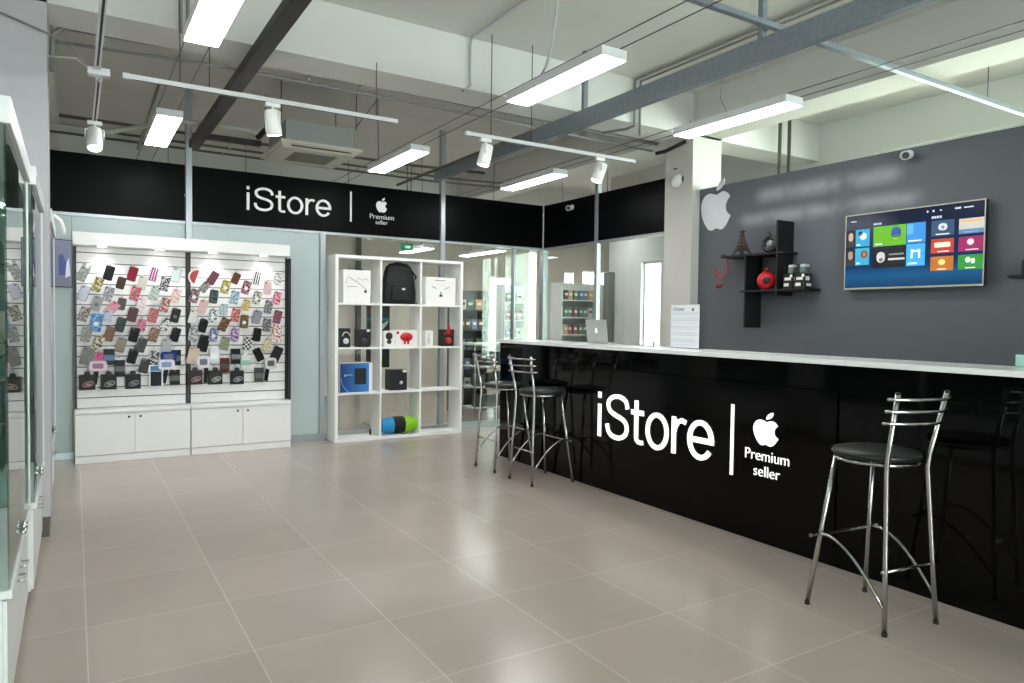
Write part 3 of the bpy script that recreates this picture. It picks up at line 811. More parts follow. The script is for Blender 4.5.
# console box
t = carton('console_box', 2.545, 2.93, ZT[1], .335, 7.79, .17, WBOX, 'large blue and white game console carton in the lower cube', 'box')
BLU = bpy.data.materials.new('blue carton print'); BLU.use_nodes = True
nt = BLU.node_tree; b = nt.nodes['Principled BSDF']; b.inputs['Roughness'].default_value = .35
tc = nt.nodes.new('ShaderNodeTexCoord'); sp2 = nt.nodes.new('ShaderNodeSeparateXYZ'); nt.links.new(tc.outputs['Object'], sp2.inputs[0])
mr = nt.nodes.new('ShaderNodeMapRange'); mr.inputs['From Min'].default_value = -.19; mr.inputs['From Max'].default_value = .12
nt.links.new(sp2.outputs[0], mr.inputs['Value'])
rp = nt.nodes.new('ShaderNodeValToRGB'); rp.color_ramp.elements[0].color = lin('05296E'); rp.color_ramp.elements[1].color = lin('3F84C8')
nt.links.new(mr.outputs[0], rp.inputs[0]); nt.links.new(rp.outputs[0], b.inputs['Base Color'])
deco(t, 'front_print', BLU, lambda mb: mb.box(-.19, .15, -.003, 0, .003, .332))
deco(t, 'console_picture', BXB, lambda mb: mb.box(-.02, .115, -.008, -.003, .09, .275, .004))
CF2 = ((0, -.0035, 0), (1, 0, 0), (0, 0, 1), (0, -1, 0))
lettering('PS4', CF2, -.112, -.05, .19, .208, .002, 'lettering', WBOX, t)
deco(t, 'emblem', WBOX, lambda mb: mb.prism([(-.145, .185), (-.12, .185), (-.1325, .212)], CF2, 0, .002))
deco(t, 'swoosh', mat('pale blue print', 'A8CDF0', .4), lambda mb: mb.tube([(-.18, -.004, .16), (-.165, -.004, .09), (-.13, -.004, .04), (-.09, -.004, .005)], .0035, 5))
t = carton('emblem_box', 3.155, 3.365, ZT[1], .245, 7.80, .17, mat('charcoal carton', '1D1E22', .4), 'charcoal carton with round silver emblem in the middle lower cube', 'box')
deco(t, 'disc', mat('silver print', 'B8BCC4', .3), lambda mb: mb.lathe([(0, -.003), (.022, -.003), (.022, 0)], (.03, 0, .09), 16, 'Y'))
deco(t, 'sticker', WBOX, lambda mb: mb.box(.05, .098, -.003, 0, .21, .24))
# sports bag in the bottom cube
t = thing('duffel_bag', 'blue, black and lime roll bag lying in the bottom middle cube', 'bag', (3.28, 7.86, ZT[0]))
def sec(x0, x1, r0, r1, bulge):
    n = 8; return [((r0+(r1-r0)*k/n+bulge*math.sin(PI*k/n)), x0+(x1-x0)*k/n) for k in range(n+1)]
for nm, mm, a, b_, r0, r1 in (('end_panel', mat('blue nylon', '1B8FC4', .6, bump=.5, scale=60), -.225, -.08, .075, .098), ('middle_panel', BP, -.08, .06, .098, .10), ('end_panel', mat('lime nylon', '8CCB1E', .6, bump=.5, scale=60), .06, .225, .10, .07)):
    MB().lathe(sec(a, b_, r0, r1, .006), (0, 0, .104), 24, 'X').build(nm, mm, t)
MB().tube([(-.02, -.09, .035), (0.0, -.115, .010), (.05, -.12, .008), (.07, -.095, .03)], .005, 6).build('strap', BP, t)
o = MB().tube([(0, 0, 0), (0, 0, .07), (.004, 0, .075)], [.012, .012, .006], 8).build('cable_grommet', BLK); o.location = (2.95, 7.9, .0365)
tag(o, 'small black plastic plug in the empty bottom cube', 'plug')

# ------------------------------------------------------------------ counter
t = thing('bar_counter', 'long black gloss counter with white lettering and emblem', 'counter', (3.9, 3.0, 0))
def LC(x, y): return x-3.9, y-3.0
def cbox(mb, x0, x1, y0, y1, z0, z1, bev=0): return mb.box(x0-3.9, x1-3.9, y0-3, y1-3, z0, z1, bev)
cbox(MB(), 3.735, 4.12, -1.0, 6.26, .0, 1.17, .002).build('body', BLACKG, t)
cbox(MB(), 3.732, 4.12, -1.0, 6.262, 1.02, 1.17, .002).build('upper_panel', BLACKG, t)
sg = cbox(MB(), 3.72, 3.733, 2.462, 4.70, .12, 1.018, .003).build('sign_panel', BLACKG2, t)
FC = ((3.7195-3.9, 0-3.0, 0), (0, -1, 0), (0, 0, 1), (-1, 0, 0))
stroke_word(FC, -4.625, -3.372, .448, .818, .008, 'lettering', LETW, sg)
lettering('Premium', FC, -3.10, -2.768, .53, .598, .006, 'caption', LETW, sg)
lettering('seller', FC, -3.03, -2.832, .43, .497, .006, 'caption', LETW, sg)
emblem(FC, -2.945, .632, .845, .185, .007, 'emblem', LETW, sg)
cbox(MB(), 3.712, 3.7197, 3.2, 3.222, .395, .865).build('divider_bar', LETW, sg)
t = thing('worktop', 'long thin white worktop covering the black counter', 'worktop', (3.9, 3.0, 1.1705))
MB().box(3.70-3.9, 4.14-3.9, -4.05, 3.30, 0, .03, .003).build('slab', WTOP, t)

# ------------------------------------------------------------------ bar stools
def arc(p0, p1, ctrl, n=10):
    return [tuple((1-s)**2*p0[k]+2*s*(1-s)*ctrl[k]+s*s*p1[k] for k in range(3)) for s in [i/n for i in range(n+1)]]
def make_stool(label, loc, rz):
    """local: sits facing +y, backrest at -y"""
    t = thing('bar_stool', label, 'bar stool', loc, rz, 'chrome bar stools along the counter')
    r = .0115
    SZ = .765
    for s in (-1, 1):
        lg = MB().tube([(s*.205, .205, .012), (s*.132, .118, SZ)], r, 10).build('leg', CHROME, t)
        MB().lathe([(0, 0), (.013, 0), (.013, .016), (.0105, .018), (0, .018)], (s*.2055, .2055, 0), 12).build('foot_cap', RUB, lg)
        lg = MB().tube([(s*.175, -.205, .012), (s*.158, -.188, .35), (s*.140, -.168, SZ-.03), (s*.142, -.172, SZ+.03), (s*.166, -.232, 1.10)], r, 10).build('leg', CHROME, t)
        MB().lathe([(0, 0), (.013, 0), (.013, .016), (.0105, .018), (0, .018)], (s*.1752, -.206, 0), 12).build('foot_cap', RUB, lg)
        MB().lathe([(0, 0), (.0125, 0), (.009, .008), (0, .009)], (s*.166, -.2325, 1.098), 12).build('end_cap', BLK, lg)
    MB().lathe([(.0, SZ+.001), (.15, SZ+.001), (.188, SZ+.008), (.198, SZ+.022), (.192, SZ+.036), (.16, SZ+.045), (.08, SZ+.047), (0, SZ+.047)], n=40).build('seat', LEATH, t)
    MB().tube([(.182*math.cos(2*PI*k/40), .182*math.sin(2*PI*k/40), SZ-.006) for k in range(40)], .0085, 8, close=True).build('seat_ring', CHROME, t)
    for k, z in enumerate((.965, 1.02, 1.075)):
        y = -.172-(z-SZ-.03)*(.06/.305)
        pts = [(x, y-.018-.055*(1-(x/.17)**2), z) for x in [-.212+.424*i/16 for i in range(17)]]
        MB().tube(pts, .007, 8).build('back_rung', CHROME, t)
    # foot rails: front bar, back bar, two long arches
    MB().tube([(-.235, .168, .362), (-.232, .168, .362), (.232, .168, .362), (.235, .168, .362)], [.011, .0085, .0085, .011], 8).build('foot_rail', CHROME, t)
    MB().tube([(-.185, -.190, .285), (.185, -.190, .285)], .007, 8).build('foot_rail', CHROME, t)
    for s in (-1, 1):
        MB().tube(arc((s*.183, .172, .362), (s*.178, -.198, .12), (s*.182, .02, .42)), .0075, 8).build('arch_brace', CHROME, t)
    return t
st = make_stool('chrome bar stool standing alone at the far end from the laptop', (3.303, 1.972, 0), -.128)
dup(st, (3.485, 5.135, 0), -PI/2+.02, 'chrome bar stool beside the lettering, in front of another stool')
dup(st, (3.48, 5.75, 0), -PI/2+.02, 'chrome bar stool at the very end of the counter, nearest the cube shelf')

# ------------------------------------------------------------------ things on the counter
ZW = 1.2006
SIL = mat('silver aluminium lid', 'B9BFBC', .35, metal=.35)
t = thing('laptop', 'open silver laptop with glowing lid emblem on the counter', 'laptop', (4.0, 5.0, ZW))
MB().box(0, .115, -.145, .145, 0, .012, .003).build('base', SIL, t)
# (screen lid leaning a little towards the stools)
th = math.radians(8)
lm = Matrix.Translation((0.0, 0, .012)) @ Matrix.Rotation(-th, 4, 'Y')
ld = MB(); ld.box(-.006, 0, -.145, .145, 0, .205, .002, mtx=lm); ld = ld.build('lid', SIL, t)
o0 = lm @ Vector((-.0063, 0, 0)); B3 = (lm.to_3x3() @ Vector((0, 0, 1))); N3 = (lm.to_3x3() @ Vector((-1, 0, 0)))
emblem((tuple(o0), (0, -1, 0), tuple(B3), tuple(N3)), 0, .09, .13, .028, .0008, 'emblem', mat('lit lid emblem', 'FFFFFF', .4, emit=1.2), ld)
o = MB(); o.box(.0, .004, -.135, .135, .008, .198, mtx=lm); o.build('screen', BLK, t)
# price list in an acrylic stand
t = thing('price_list_stand', 'white printed price list in a clear acrylic stand on counter', 'sign stand', (4.03, 3.965, ZW))
MB().box(-.004, -.001, -.155, .155, 0, .345).build('acrylic_front', GLS, t)
MB().box(-.004, .07, -.155, .155, 0, .003).build('foot', GLSG, t)
pg = MB().box(-.0062, -.0045, -.15, .15, .006, .34).build('sheet', mat('white paper', 'E4E6EA', .6), t)
PF = ((-.0063, 0, 0), (0, -1, 0), (0, 0, 1), (-1, 0, 0))
stroke_word(PF, -.125, -.01, .293, .318, .0006, 'heading', INK, pg)
emblem(PF, .085, .29, .318, .022, .0006, 'emblem', INK, pg)
mm = MB().use(mat('pale blue rule', 'D6DCE4', .6))
for k, z in enumerate((.262, .21, .155, .1, .05)):
    mm.box(-.0070, -.0063, -.14, .14, z, z+.022)
mm.use(INKG)
for k in range(11): mm.box(-.0070, -.0063, -.135+.02*(k % 3), .13, .03+k*.0235, .0312+k*.0235)
mm.build('printed_rows', None, pg)
# card at the far end
t = thing('card_stand', 'small mint green card in a stand at the counter end', 'card', (4.08, 1.655, ZW))
MB().box(-.002, .002, -.06, .06, .0, .062).build('card', mat('mint card', 'A9D4C8', .5), t)
MB().box(-.01, .03, -.06, .06, 0, .003).build('foot', GLSG, t)
# small metal gadget with cable
t = thing('device_holder', 'small chrome device holder with cable beside the price list', 'gadget', (4.02, 4.30, ZW))
MB().lathe([(0, 0), (.035, 0), (.035, .005), (.01, .009), (.007, .04), (0, .04)], n=18).build('base', CHROME, t)
MB().tube([(-.0, -.03, .038), (0, -.045, .055), (0, 0, .045), (0, .045, .055), (0, .03, .038)], .004, 6).build('claw', CHROME, t)
o = MB().tube([(4.02, 4.35, ZW+.004), (4.05, 4.5, ZW+.004), (4.03, 4.62, ZW+.004), (4.06, 4.75, ZW+.004)], .003, 6).build('cable', CABLEW)
tag(o, 'thin pale cable lying on the worktop between laptop and device holder', 'cable')

# ------------------------------------------------------------------ grey wall: emblem, tv, shelves
XG = 5.56
t = thing('wall_emblem', 'large pale fruit emblem on the dark grey wall by the pillar', 'wall emblem', (XG, 5.08, 2.345))
emblem(((-.0005, 0, 0), (0, -1, 0), (0, 0, 1), (-1, 0, 0)), 0, .0, .505, .385, .006, 'emblem', mat('pale vinyl', 'E2E4E8', .5), t, None)

t = thing('wall_tv', 'flat television with tile menu on the dark grey wall', 'television', (XG-.06, 3.055, 1.69))
TVF = ((-.0215, 0, 0), (0, -1, 0), (0, 0, 1), (-1, 0, 0))   # a runs towards the camera end, b up
MB().box(-.02, .02, -.535, .535, 0, .615, .004).build('case', mat('dark grey shell', '1C1D20', .4), t)
fr = MB().use(mat('pale gold frame', 'C8C2B2', .3, metal=.4))
fr.box(-.024, -.02, -.535, .535, .0, .014).box(-.024, -.02, -.535, .535, .607, .615).box(-.024, -.02, -.535, -.527, .014, .607).box(-.024, -.02, .527, .535, .014, .607)
fr.build('frame', None, t)
MB().box(.02, .059, -.15, .15, .2, .42).build('bracket', BLK, t)
sm = bpy.data.materials.new('lit screen background'); sm.use_nodes = True
nt = sm.node_tree; b = nt.nodes['Principled BSDF']; b.inputs['Roughness'].default_value = .15; b.inputs['Base Color'].default_value = (0, 0, 0, 1)
tc = nt.nodes.new('ShaderNodeTexCoord'); sp3 = nt.nodes.new('ShaderNodeSeparateXYZ'); nt.links.new(tc.outputs['Object'], sp3.inputs[0])
mr = nt.nodes.new('ShaderNodeMapRange'); mr.inputs['From Min'].default_value = .0; mr.inputs['From Max'].default_value = .6
nt.links.new(sp3.outputs[2], mr.inputs['Value']); rp = nt.nodes.new('ShaderNodeValToRGB')
rp.color_ramp.elements[0].color = lin('07365F'); rp.color_ramp.elements[1].color = lin('04102E')
e = rp.color_ramp.elements.new(.18); e.color = lin('0B5A8C'); e = rp.color_ramp.elements.new(.32); e.color = lin('08305C')
nt.links.new(mr.outputs[0], rp.inputs[0]); nt.links.new(rp.outputs[0], b.inputs['Emission Color']); b.inputs['Emission Strength'].default_value = .55
sc_ = MB().box(-.0213, -.02, -.527, .527, .014, .607).build('screen', sm, t)
def tile(a0, a1, b0, b1, col, extra=None):
    """one menu tile; a,b as fractions of the screen width/height from the top left"""
    A0, A1 = -.527+a0*1.054, -.527+a1*1.054; B1, B0 = .607-b0*.593, .607-b1*.593
    mb = MB().use(mat('tile '+col, col, .4, emit=.26, var=0))
    mb.box(-.0222, -.0213, -A1, -A0, B0, B1)
    if extra:
        for (c2, p0, p1, q0, q1, rr) in extra:
            mb.use(mat('tile '+c2, c2, .4, emit=.26, var=0))
            w = (A1-A0); h = (B1-B0)
            P = [(A0+w*(p0+p1)/2+a, B0+h*(q0+q1)/2+b_) for a, b_ in rounded(w*(p1-p0), h*(q1-q0), min(w*(p1-p0), h*(q1-q0))*rr*.5*.98, 4)]
            mb.prism(P, ((0, 0, 0), (0, -1, 0), (0, 0, 1), (-1, 0, 0)), .0222, .0228)
    return mb.build('menu_tile', None, sc_)
cap = lambda p0, p1: ('E8EEF4', p0, p1, .08, .15, .2)
tile(0, .075, .20, .435, '141A22', [('B89A86', .3, .8, .35, .85, 1), ('2A2A30', .15, .95, .0, .35, .4)])
tile(.08, .195, .20, .435, '2C97C4', [('D9DEE2', .3, .8, .4, .8, 1), ('1A1A1E', .2, .5, .6, .9, 1), cap(.1, .35)])
tile(0, .075, .455, .69, '161A20', [('A88A78', .3, .8, .35, .85, 1), ('303038', .15, .95, .0, .35, .4)])
tile(.08, .195, .455, .69, '3A9CC0', [('8A4A2A', .4, .9, .4, .85, 1), ('D9C8A0', .55, .75, .5, .75, 1), cap(.1, .35)])
tile(.225, .475, .185, .455, '5FA81C', [('2A4C9C', .55, .85, .35, .9, 1), ('8FD03C', .6, .8, .3, .55, 1), cap(.06, .28)])
tile(.225, .475, .475, .74, '0A0A0E', [('C8C8C8', .12, .38, .25, .8, 1), ('2A2A2A', .2, .32, .3, .5, 1), ('8A8A8A', .5, .95, .6, .68, .3), ('C8C8C8', .48, .98, .35, .45, .3)])
tile(.48, .615, .185, .445, '2E86D2', [('5AA8E4', .0, .35, .45, .95, 0), cap(.1, .8)])
tile(.48, .615, .455, .74, '3FA4E0', [('E6F2FA', .25, .35, .35, .75, .2), ('E6F2FA', .65, .75, .35, .75, .2), ('E6F2FA', .3, .7, .62, .72, .2), cap(.1, .6)])
tile(.655, .81, .19, .385, '28486A', [('D4DCE4', .3, .7, .35, .8, 1), ('28486A', .42, .58, .42, .66, 1), cap(.2, .8)])
tile(.84, 1.0, .20, .385, 'C8C4B8', [('5A86B0', .0, 1, .0, .3, 0), ('E8B060', .1, .9, .78, .9, 0), cap(.2, .8)])
tile(.655, .81, .42, .60, 'B83C24', [('F0E0D0', .15, .85, .4, .75, .5), cap(.3, .8)])
tile(.84, 1.0, .42, .60, '96145C', [('F4D8E8', .35, .62, .42, .85, 1), cap(.3, .8)])
tile(.655, .81, .64, .82, 'B86C20', [('F4D088', .35, .65, .4, .8, 1), cap(.3, .7)])
tile(.84, 1.0, .64, .82, '2E8C34', [('D8F0D8', .3, .5, .45, .85, 1), ('D8F0D8', .52, .68, .38, .75, 1), cap(.3, .7)])
# captions at the top of the menu (unreadable in the photo): short bars
def bars(lst, nm):
    mb = MB().use(mat('caption light', 'B8C4D4', .4, emit=.35, var=0))
    for a0, a1, b0, b1 in lst:
        mb.box(-.0222, -.0213, .527-a1*1.054, .527-a0*1.054, .607-b1*.593, .607-b0*.593)
    mb.build(nm, None, sc_)
bars([(.225+.016*k, .237+.016*k, .135, .16) for k in range(4)], 'menu_caption')
bars([(.655+.018*k, .669+.018*k, .13, .16) for k in range(4)], 'menu_caption')
bars([(.04+.012*k, .048+.012*k, .075, .09) for k in range(4)], 'menu_caption')
for q in [(.62, .63, .05, .075), (.66, .672, .05, .075), (.71, .722, .055, .07), (.81, .85, .05, .072), (.87, .93, .055, .07)]: bars([q], 'status_icon')

# planks shelf
SHB = mat('black brown plank', '100E0E', .45)
t = thing('wall_shelf', 'black wall shelf of crossing planks between emblem and television', 'shelf', (XG, 4.4, 1.36))
def pl(nm, y0, y1, z0, z1): MB().box(-.225, -.001, y0-4.4, y1-4.4, z0-1.36, z1-1.36, .002).build(nm, SHB, t)
pl('upright_plank', 4.148, 4.166, 1.655, 2.325); pl('upright_plank', 4.492, 4.510, 1.36, 2.025)
pl('shelf_plank', 4.167, 4.80, 2.026, 2.046); pl('shelf_plank', 4.10, 4.147, 2.026, 2.046)
pl('shelf_plank', 4.167, 4.491, 1.69, 1.71); pl('shelf_plank', 3.86, 4.147, 1.69, 1.71); pl('shelf_plank', 4.511, 4.56, 1.69, 1.71)
# lattice tower
t = thing('tower_figurine', 'brown lattice tower figurine on the upper wall shelf', 'figurine', (5.42, 4.615, 2.0465))
BR = mat('brown bronze', '44342B', .45, metal=.3)
m = MB(); H = .24
def wprof(z): return .055*(1-z/H)**1.8+.006
for sx in (-1, 1):
    for sy in (-1, 1):
        m.tube([(sx*wprof(z), sy*wprof(z), z) for z in [H*.92*k/8 for k in range(9)]], [.0115-.006*k/8 for k in range(9)], 6)
for k in range(1, 6):
    z0 = H*.14*k; a = wprof(z0); b_ = wprof(z0+H*.14)
    for s in (-1, 1):
        m.tube([(-a, s*a, z0), (b_, s*b_, z0+H*.14)], .0036, 5); m.tube([(a, s*a, z0), (-b_, s*b_, z0+H*.14)], .0036, 5)
        m.tube([(s*a, -a, z0), (s*b_, b_, z0+H*.14)], .0036, 5); m.tube([(s*a, a, z0), (s*b_, -b_, z0+H*.14)], .0036, 5)
m.box(-.04, .04, -.04, .04, H*.2, H*.23); m.box(-.024, .024, -.024, .024, H*.48, H*.51)
m.build('lattice', BR, t)
MB().box(-.02, .02, -.02, .02, H*.9, H*.96, .004).tube([(0, 0, H*.96), (0, 0, H*1.06)], .003, 6).build('top_platform', BLK, t)
# black ring with silver ball
t = thing('ring_speaker', 'black ring shaped speaker with silver ball on upper wall shelf', 'speaker', (5.42, 4.29, 2.0465), .3)
MB().tube([(0, .062*math.cos(a)+0, .078+.062*math.sin(a)) for a in [2*PI*k/28 for k in range(28)]], .018, 10, close=True).build('ring', mat('gloss black', '0A0A0A', .2), t)
MB().lathe([(0.0001, -.034), (.02, -.028), (.034, 0), (.02, .028), (.0001, .034)], (-.01, -.005, .082), 20).build('ball', mat('silver ball', '9FA3A3', .35, metal=.4), t)
MB().tube([(0, .0, .15), (0, .01, .185), (0, .03, .195)], .006, 6).build('loop', BLK, t)
MB().box(-.006, .0, .03, .045, .022, .05).build('tag', WBOX, t)
# red round speaker
t = thing('round_speaker', 'glossy red round speaker with black cone on lower wall shelf', 'speaker', (5.42, 4.325, 1.7105), .62)
MB().lathe([(0, -.035), (.05, -.035), (.08, -.02), (.084, 0), (.08, .02), (.04, .035), (0, .035)], (0, 0, .084), 28, 'X').build('body', RED, t)
MB().lathe([(0, 0), (.03, -.002), (.036, .006)], (-.0375, -.0, .084), 20, 'X').build('cone', BLK, t)
MB().tube([(0, -.03, .165), (0, 0, .195), (0, .03, .165)], .007, 6).build('ear_loop', RED, t)
# clear gadget packs
for y, l in ((4.065, 'clear black and white action camera pack next to the red speaker'), (3.945, 'clear black and white action camera pack at the shelf end')):
    t = thing('camera_pack', l, 'retail pack', (5.43, y, 1.7105), 0, 'camera packs on the wall shelf')
    MB().box(-.05, .05, -.052, .052, .0, .13, .003).build('black_base', BXB, t)
    MB().box(-.045, .045, -.047, .047, .131, .215, .003).build('clear_lid', GLSG, t)
    MB().box(-.02, .02, -.025, .025, .14, .19, .006).build('camera', mat('grey camera', '8E9296', .3, metal=.4), t)
    m = MB().use(WBOX); m.box(-.052, -.0501, -.03, .035, .075, .1).box(-.052, -.0501, -.01, .04, .022, .05).box(-.052, -.0501, -.045, -.02, .1, .125)
    m.box(-.04, .01, -.054, -.0521, .07, .105).box(-.03, .035, -.054, -.0521, .02, .045).box(-.02, .04, -.03, .02, .192, .212)
    m.build('print', None, t)
# red cable hanging from shelf end
t = thing('red_headphones', 'red coiled headphones hanging from the wall shelf end', 'headphones', (5.40, 4.83, 2.04))
m = MB(); m.tube([(0, -.02, .01), (0, -.06, -.03), (0, -.075, -.10), (0, -.045, -.17), (0, .0, -.19), (0, .05, -.17), (0, .085, -.13), (0, .10, -.09)], .006, 8)
m.tube([(0, .085, -.13), (0, .06, -.20), (0, .055, -.26)], .005, 8); m.build('cord', RED, t)
MB().lathe([(0, -.012), (.02, -.01), (.02, .01), (0, .012)], (0, .055, -.28), 12, 'X').build('ear_cup', mat('dark red', '7A141C', .35), t)
MB().lathe([(0, -.012), (.02, -.01), (.02, .01), (0, .012)], (0, .02, -.275), 12, 'X').build('ear_cup', mat('dark red', '7A141C', .35), t)
MB().tube([(0, -.02, .012), (0, .0, .02), (0, .02, .008)], .012, 6).build('hook', BLK, t)
# second shelf near frame edge
t = thing('wall_shelf', 'black wall shelf past the television by the picture edge', 'shelf', (XG, 2.1, 1.73))
MB().box(-.2, -.001, -.35, .22, 0, .02, .002).build('shelf_plank', SHB, t)
MB().box(-.2, -.001, -.2, -.18, .021, .4, .002).build('upright_plank', SHB, t)
t = thing('action_figure_box', 'dark small box on the wall shelf past the television', 'box', (XG-.12, 2.22, 1.7515))
MB().box(-.03, .03, -.04, .04, 0, .10, .003).build('carton', BXB, t)
# cameras
def cctv(loc, d, label):
    t = thing('security_camera', label, 'security camera', loc)
    V = Vector(d).normalized()
    MB().lathe([(0, 0), (.035, 0), (.035, .012), (.02, .02), (0, .02)], (0, 0, 0), 16, 'X', Matrix.Rotation(PI, 4, 'Z')).build('wall_plate', HOUS, t)
    MB().tube([(-.018, 0, 0), (-.05, 0, -.005), Vector((-.06, 0, -.01))+V*.01], .01, 8).build('bracket', HOUS, t)
    p = Vector((-.062, 0, -.015))
    MB().tube([p-V*.04, p-V*.038, p+V*.055, p+V*.06], [.02, .036, .036, .03], 16).build('shell', HOUS, t)
    MB().tube([p+V*.0605, p+V*.066], .026, 16).build('lens', BLK, t)
cctv((5.56, 3.12, 2.735), (-.8, -.55, -.2), 'white bullet security camera on top of the dark grey wall')
cctv((5.468, 7.40, 2.86), (-.6, -.75, -.15), 'white bullet security camera on the black fascia in the corner')
# dome sensor on pillar
t = thing('wall_siren', 'round white sensor dome on the white pillar', 'sensor', (5.45, 5.52, 2.9))
MB().lathe([(0, -.05), (.04, -.045), (.07, -.02), (.075, 0)], (0, 0, 0), 24, 'X').build('dome', WSHELF, t)
MB().box(-.012, -.001, -.095, -.08, -.02, .03).build('clip', BLK, t)
MB().box(-.012, -.001, -.0, .05, .125, .135).build('bracket', BLK, t)

# ------------------------------------------------------------------ ceiling lights, tracks, cables
def pendant(x, y0, y1, label):
    t = thing('panel_light', label, 'ceiling light', (x, (y0+y1)/2, 2.95)); h = (y1-y0)/2
    MB().box(-.095, .095, -h-.006, h+.006, .004, .062, .003).build('housing', HOUS, t)
    MB().box(-.087, .087, -h, h, -.001, .003).build('diffuser', DIFF, t)
    for s in (-1, 1):
        for q in (-1, 1): MB().tube([(q*.07, s*h*.7, .06), (q*.07, s*h*.7, .092)], .004, 6).build('clip', ALU, t)
pendant(.625, 3.2, 4.40, 'bright panel light cut by the picture top above the glass cases')
pendant(.645, 6.15, 7.25, 'panel light in front of the fascia near the glass cases')
pendant(2.71, 3.28, 4.34, 'panel light hung by the long white cable over the floor centre')
pendant(2.735, 6.08, 7.2, 'panel light in front of the fascia emblem')
pendant(4.33, 3.26, 4.34, 'panel light just above the white pillar and wall emblem')
pendant(4.40, 6.18, 7.26, 'panel light in front of the black fascia corner')
for x, d in ((.64, 'above the glass cases'), (2.73, 'over the floor centre'), (4.40, 'beside the galvanised channel')):
    for s in (-1, 1):
        o = MB().tube([(x+s*.07, -2.9, 3.04), (x+s*.07, 5.3, 3.04), (x+s*.07, 10.6, 3.04)], .0035, 6).build('steel_cable', WIRE)
        tag(o, 'taut %s steel cable carrying panel lights, %s' % ('outer' if s > 0 else 'inner', d), 'cable', 'taut cables of the panel lights')
# hanging power cables
def cable(pts, r, m, label, name='power_cable'):
    o = MB().tube(pts, r, 8).build(name, m); tag(o, label, 'cable'); return o
def a3(u, v, y): x, z = at(u, v, y); return (x, y, z)
p = at(545, 78, 3.9)
cable([(2.70, 3.85, 3.757), (2.70, 3.86, 3.45), (2.69, 3.88, 3.25), (2.665, 3.92, 3.08), (2.65, 3.98, 3.012)], .011, CABLEW, 'thick white cable dropping to the panel light over the floor centre')
cable([a3(720, 64, 3.9), a3(722, 80, 3.9), a3(721, 98, 3.9), (4.38, 3.88, 3.012)], .006, PIPE, 'grey cable dropping to the panel light above the pillar')
cable([(2.83, 3.0, 3.745), (2.83, 5.27, 3.745), (2.83, 5.29, 3.70), (2.83, 5.29, 3.42), (2.83, 5.28, 3.36), (2.78, 5.34, 3.315)], .011, CABLEW, 'white cable running down the face of the concrete beam')

cable([(-.5, 5.25, 3.24), (-.13, 5.25, 3.13), (.0, 5.2, 3.05), (.09, 5.15, 2.925)], .006, PIPE, 'thin grey cable stretched from the grey pier to the junction box')
cable([(-.13, 5.22, 2.98), (.02, 5.2, 2.99), (.09, 5.14, 2.92)], .005, CABLEW, 'pale wire looping to the junction box by the grey pier')
for k in (0, 1):
    cable([(.62+.045*k, 5.27, 3.757), (.62+.045*k, 5.27, 3.30)], .012, PIPE, ('first', 'second')[k]+' of two short grey pipes standing on the beam face behind the nearest panel light', 'short_pipe')
cable([(2.75, 7.2, 3.72), (2.49, 7.16, 3.37)], .006, WIRE, 'slanting wire from the ceiling to the air conditioner', 'brace_wire')
cable([(2.75, 7.2, 3.72), (2.78, 7.25, 2.96)], .005, WIRE, 'nearly upright wire above the panel light by the fascia emblem', 'brace_wire')
cable([(.75, 8.0, 3.757), (.55, 8.0, 3.05)], .014, PIPE, 'slanting grey pipe above the fascia over the slatwall', 'brace_pipe')
def track(p0, p1, label):
    a, b_ = Vector(p0), Vector(p1); c_ = (a+b_)/2
    t = thing('track_rail', label, 'lighting track', tuple(c_))
    d = (b_-a); L_ = d.length/2
    if abs(d.x) > abs(d.y):
        MB().box(-L_, L_, -.017, .017, 0, .03, .002).build('rail', HOUS, t); MB().box(-L_+.02, L_-.02, -.006, .006, -.001, .0).build('slot', SLOT, t)
        MB().box(-L_-.04, -L_, -.019, .019, -.002, .032, .002).build('end_feed', HOUS, t)
    else:
        MB().box(-.017, .017, -L_, L_, 0, .03, .002).build('rail', HOUS, t); MB().box(-.006, .006, -L_+.02, L_-.02, -.001, 0).build('slot', SLOT, t)
        MB().box(-.019, .019, L_, L_+.04, -.002, .032, .002).build('end_feed', HOUS, t)
    return t
track((.31, 5.14, 2.9), (2.12, 5.14, 2.9), 'white lighting track with one spotlight near the air conditioner')
track((2.75, 5.14, 2.9), (4.52, 5.14, 2.9), 'white lighting track with two spotlights beside the galvanised channel')
track((.13, 3.2, 2.9), (.13, 5.0, 2.9), 'white lighting track running from the picture top above the glass cases')
track((.145, 5.30, 2.9), (.145, 6.5, 2.9), 'short white lighting track holding the spotlight nearest the grey pier')
t = thing('junction_box', 'white junction box joining the two tracks above the glass cases', 'junction box', (.14, 5.12, 2.88))
MB().box(-.06, .06, -.035, .035, 0, .045, .004).build('box', HOUS, t)
MB().tube([(.0, .03, .02), (.03, .08, .03), (-.01, .12, .0), (.01, .17, .02)], .004, 6).build('wire', CABLEW, t)
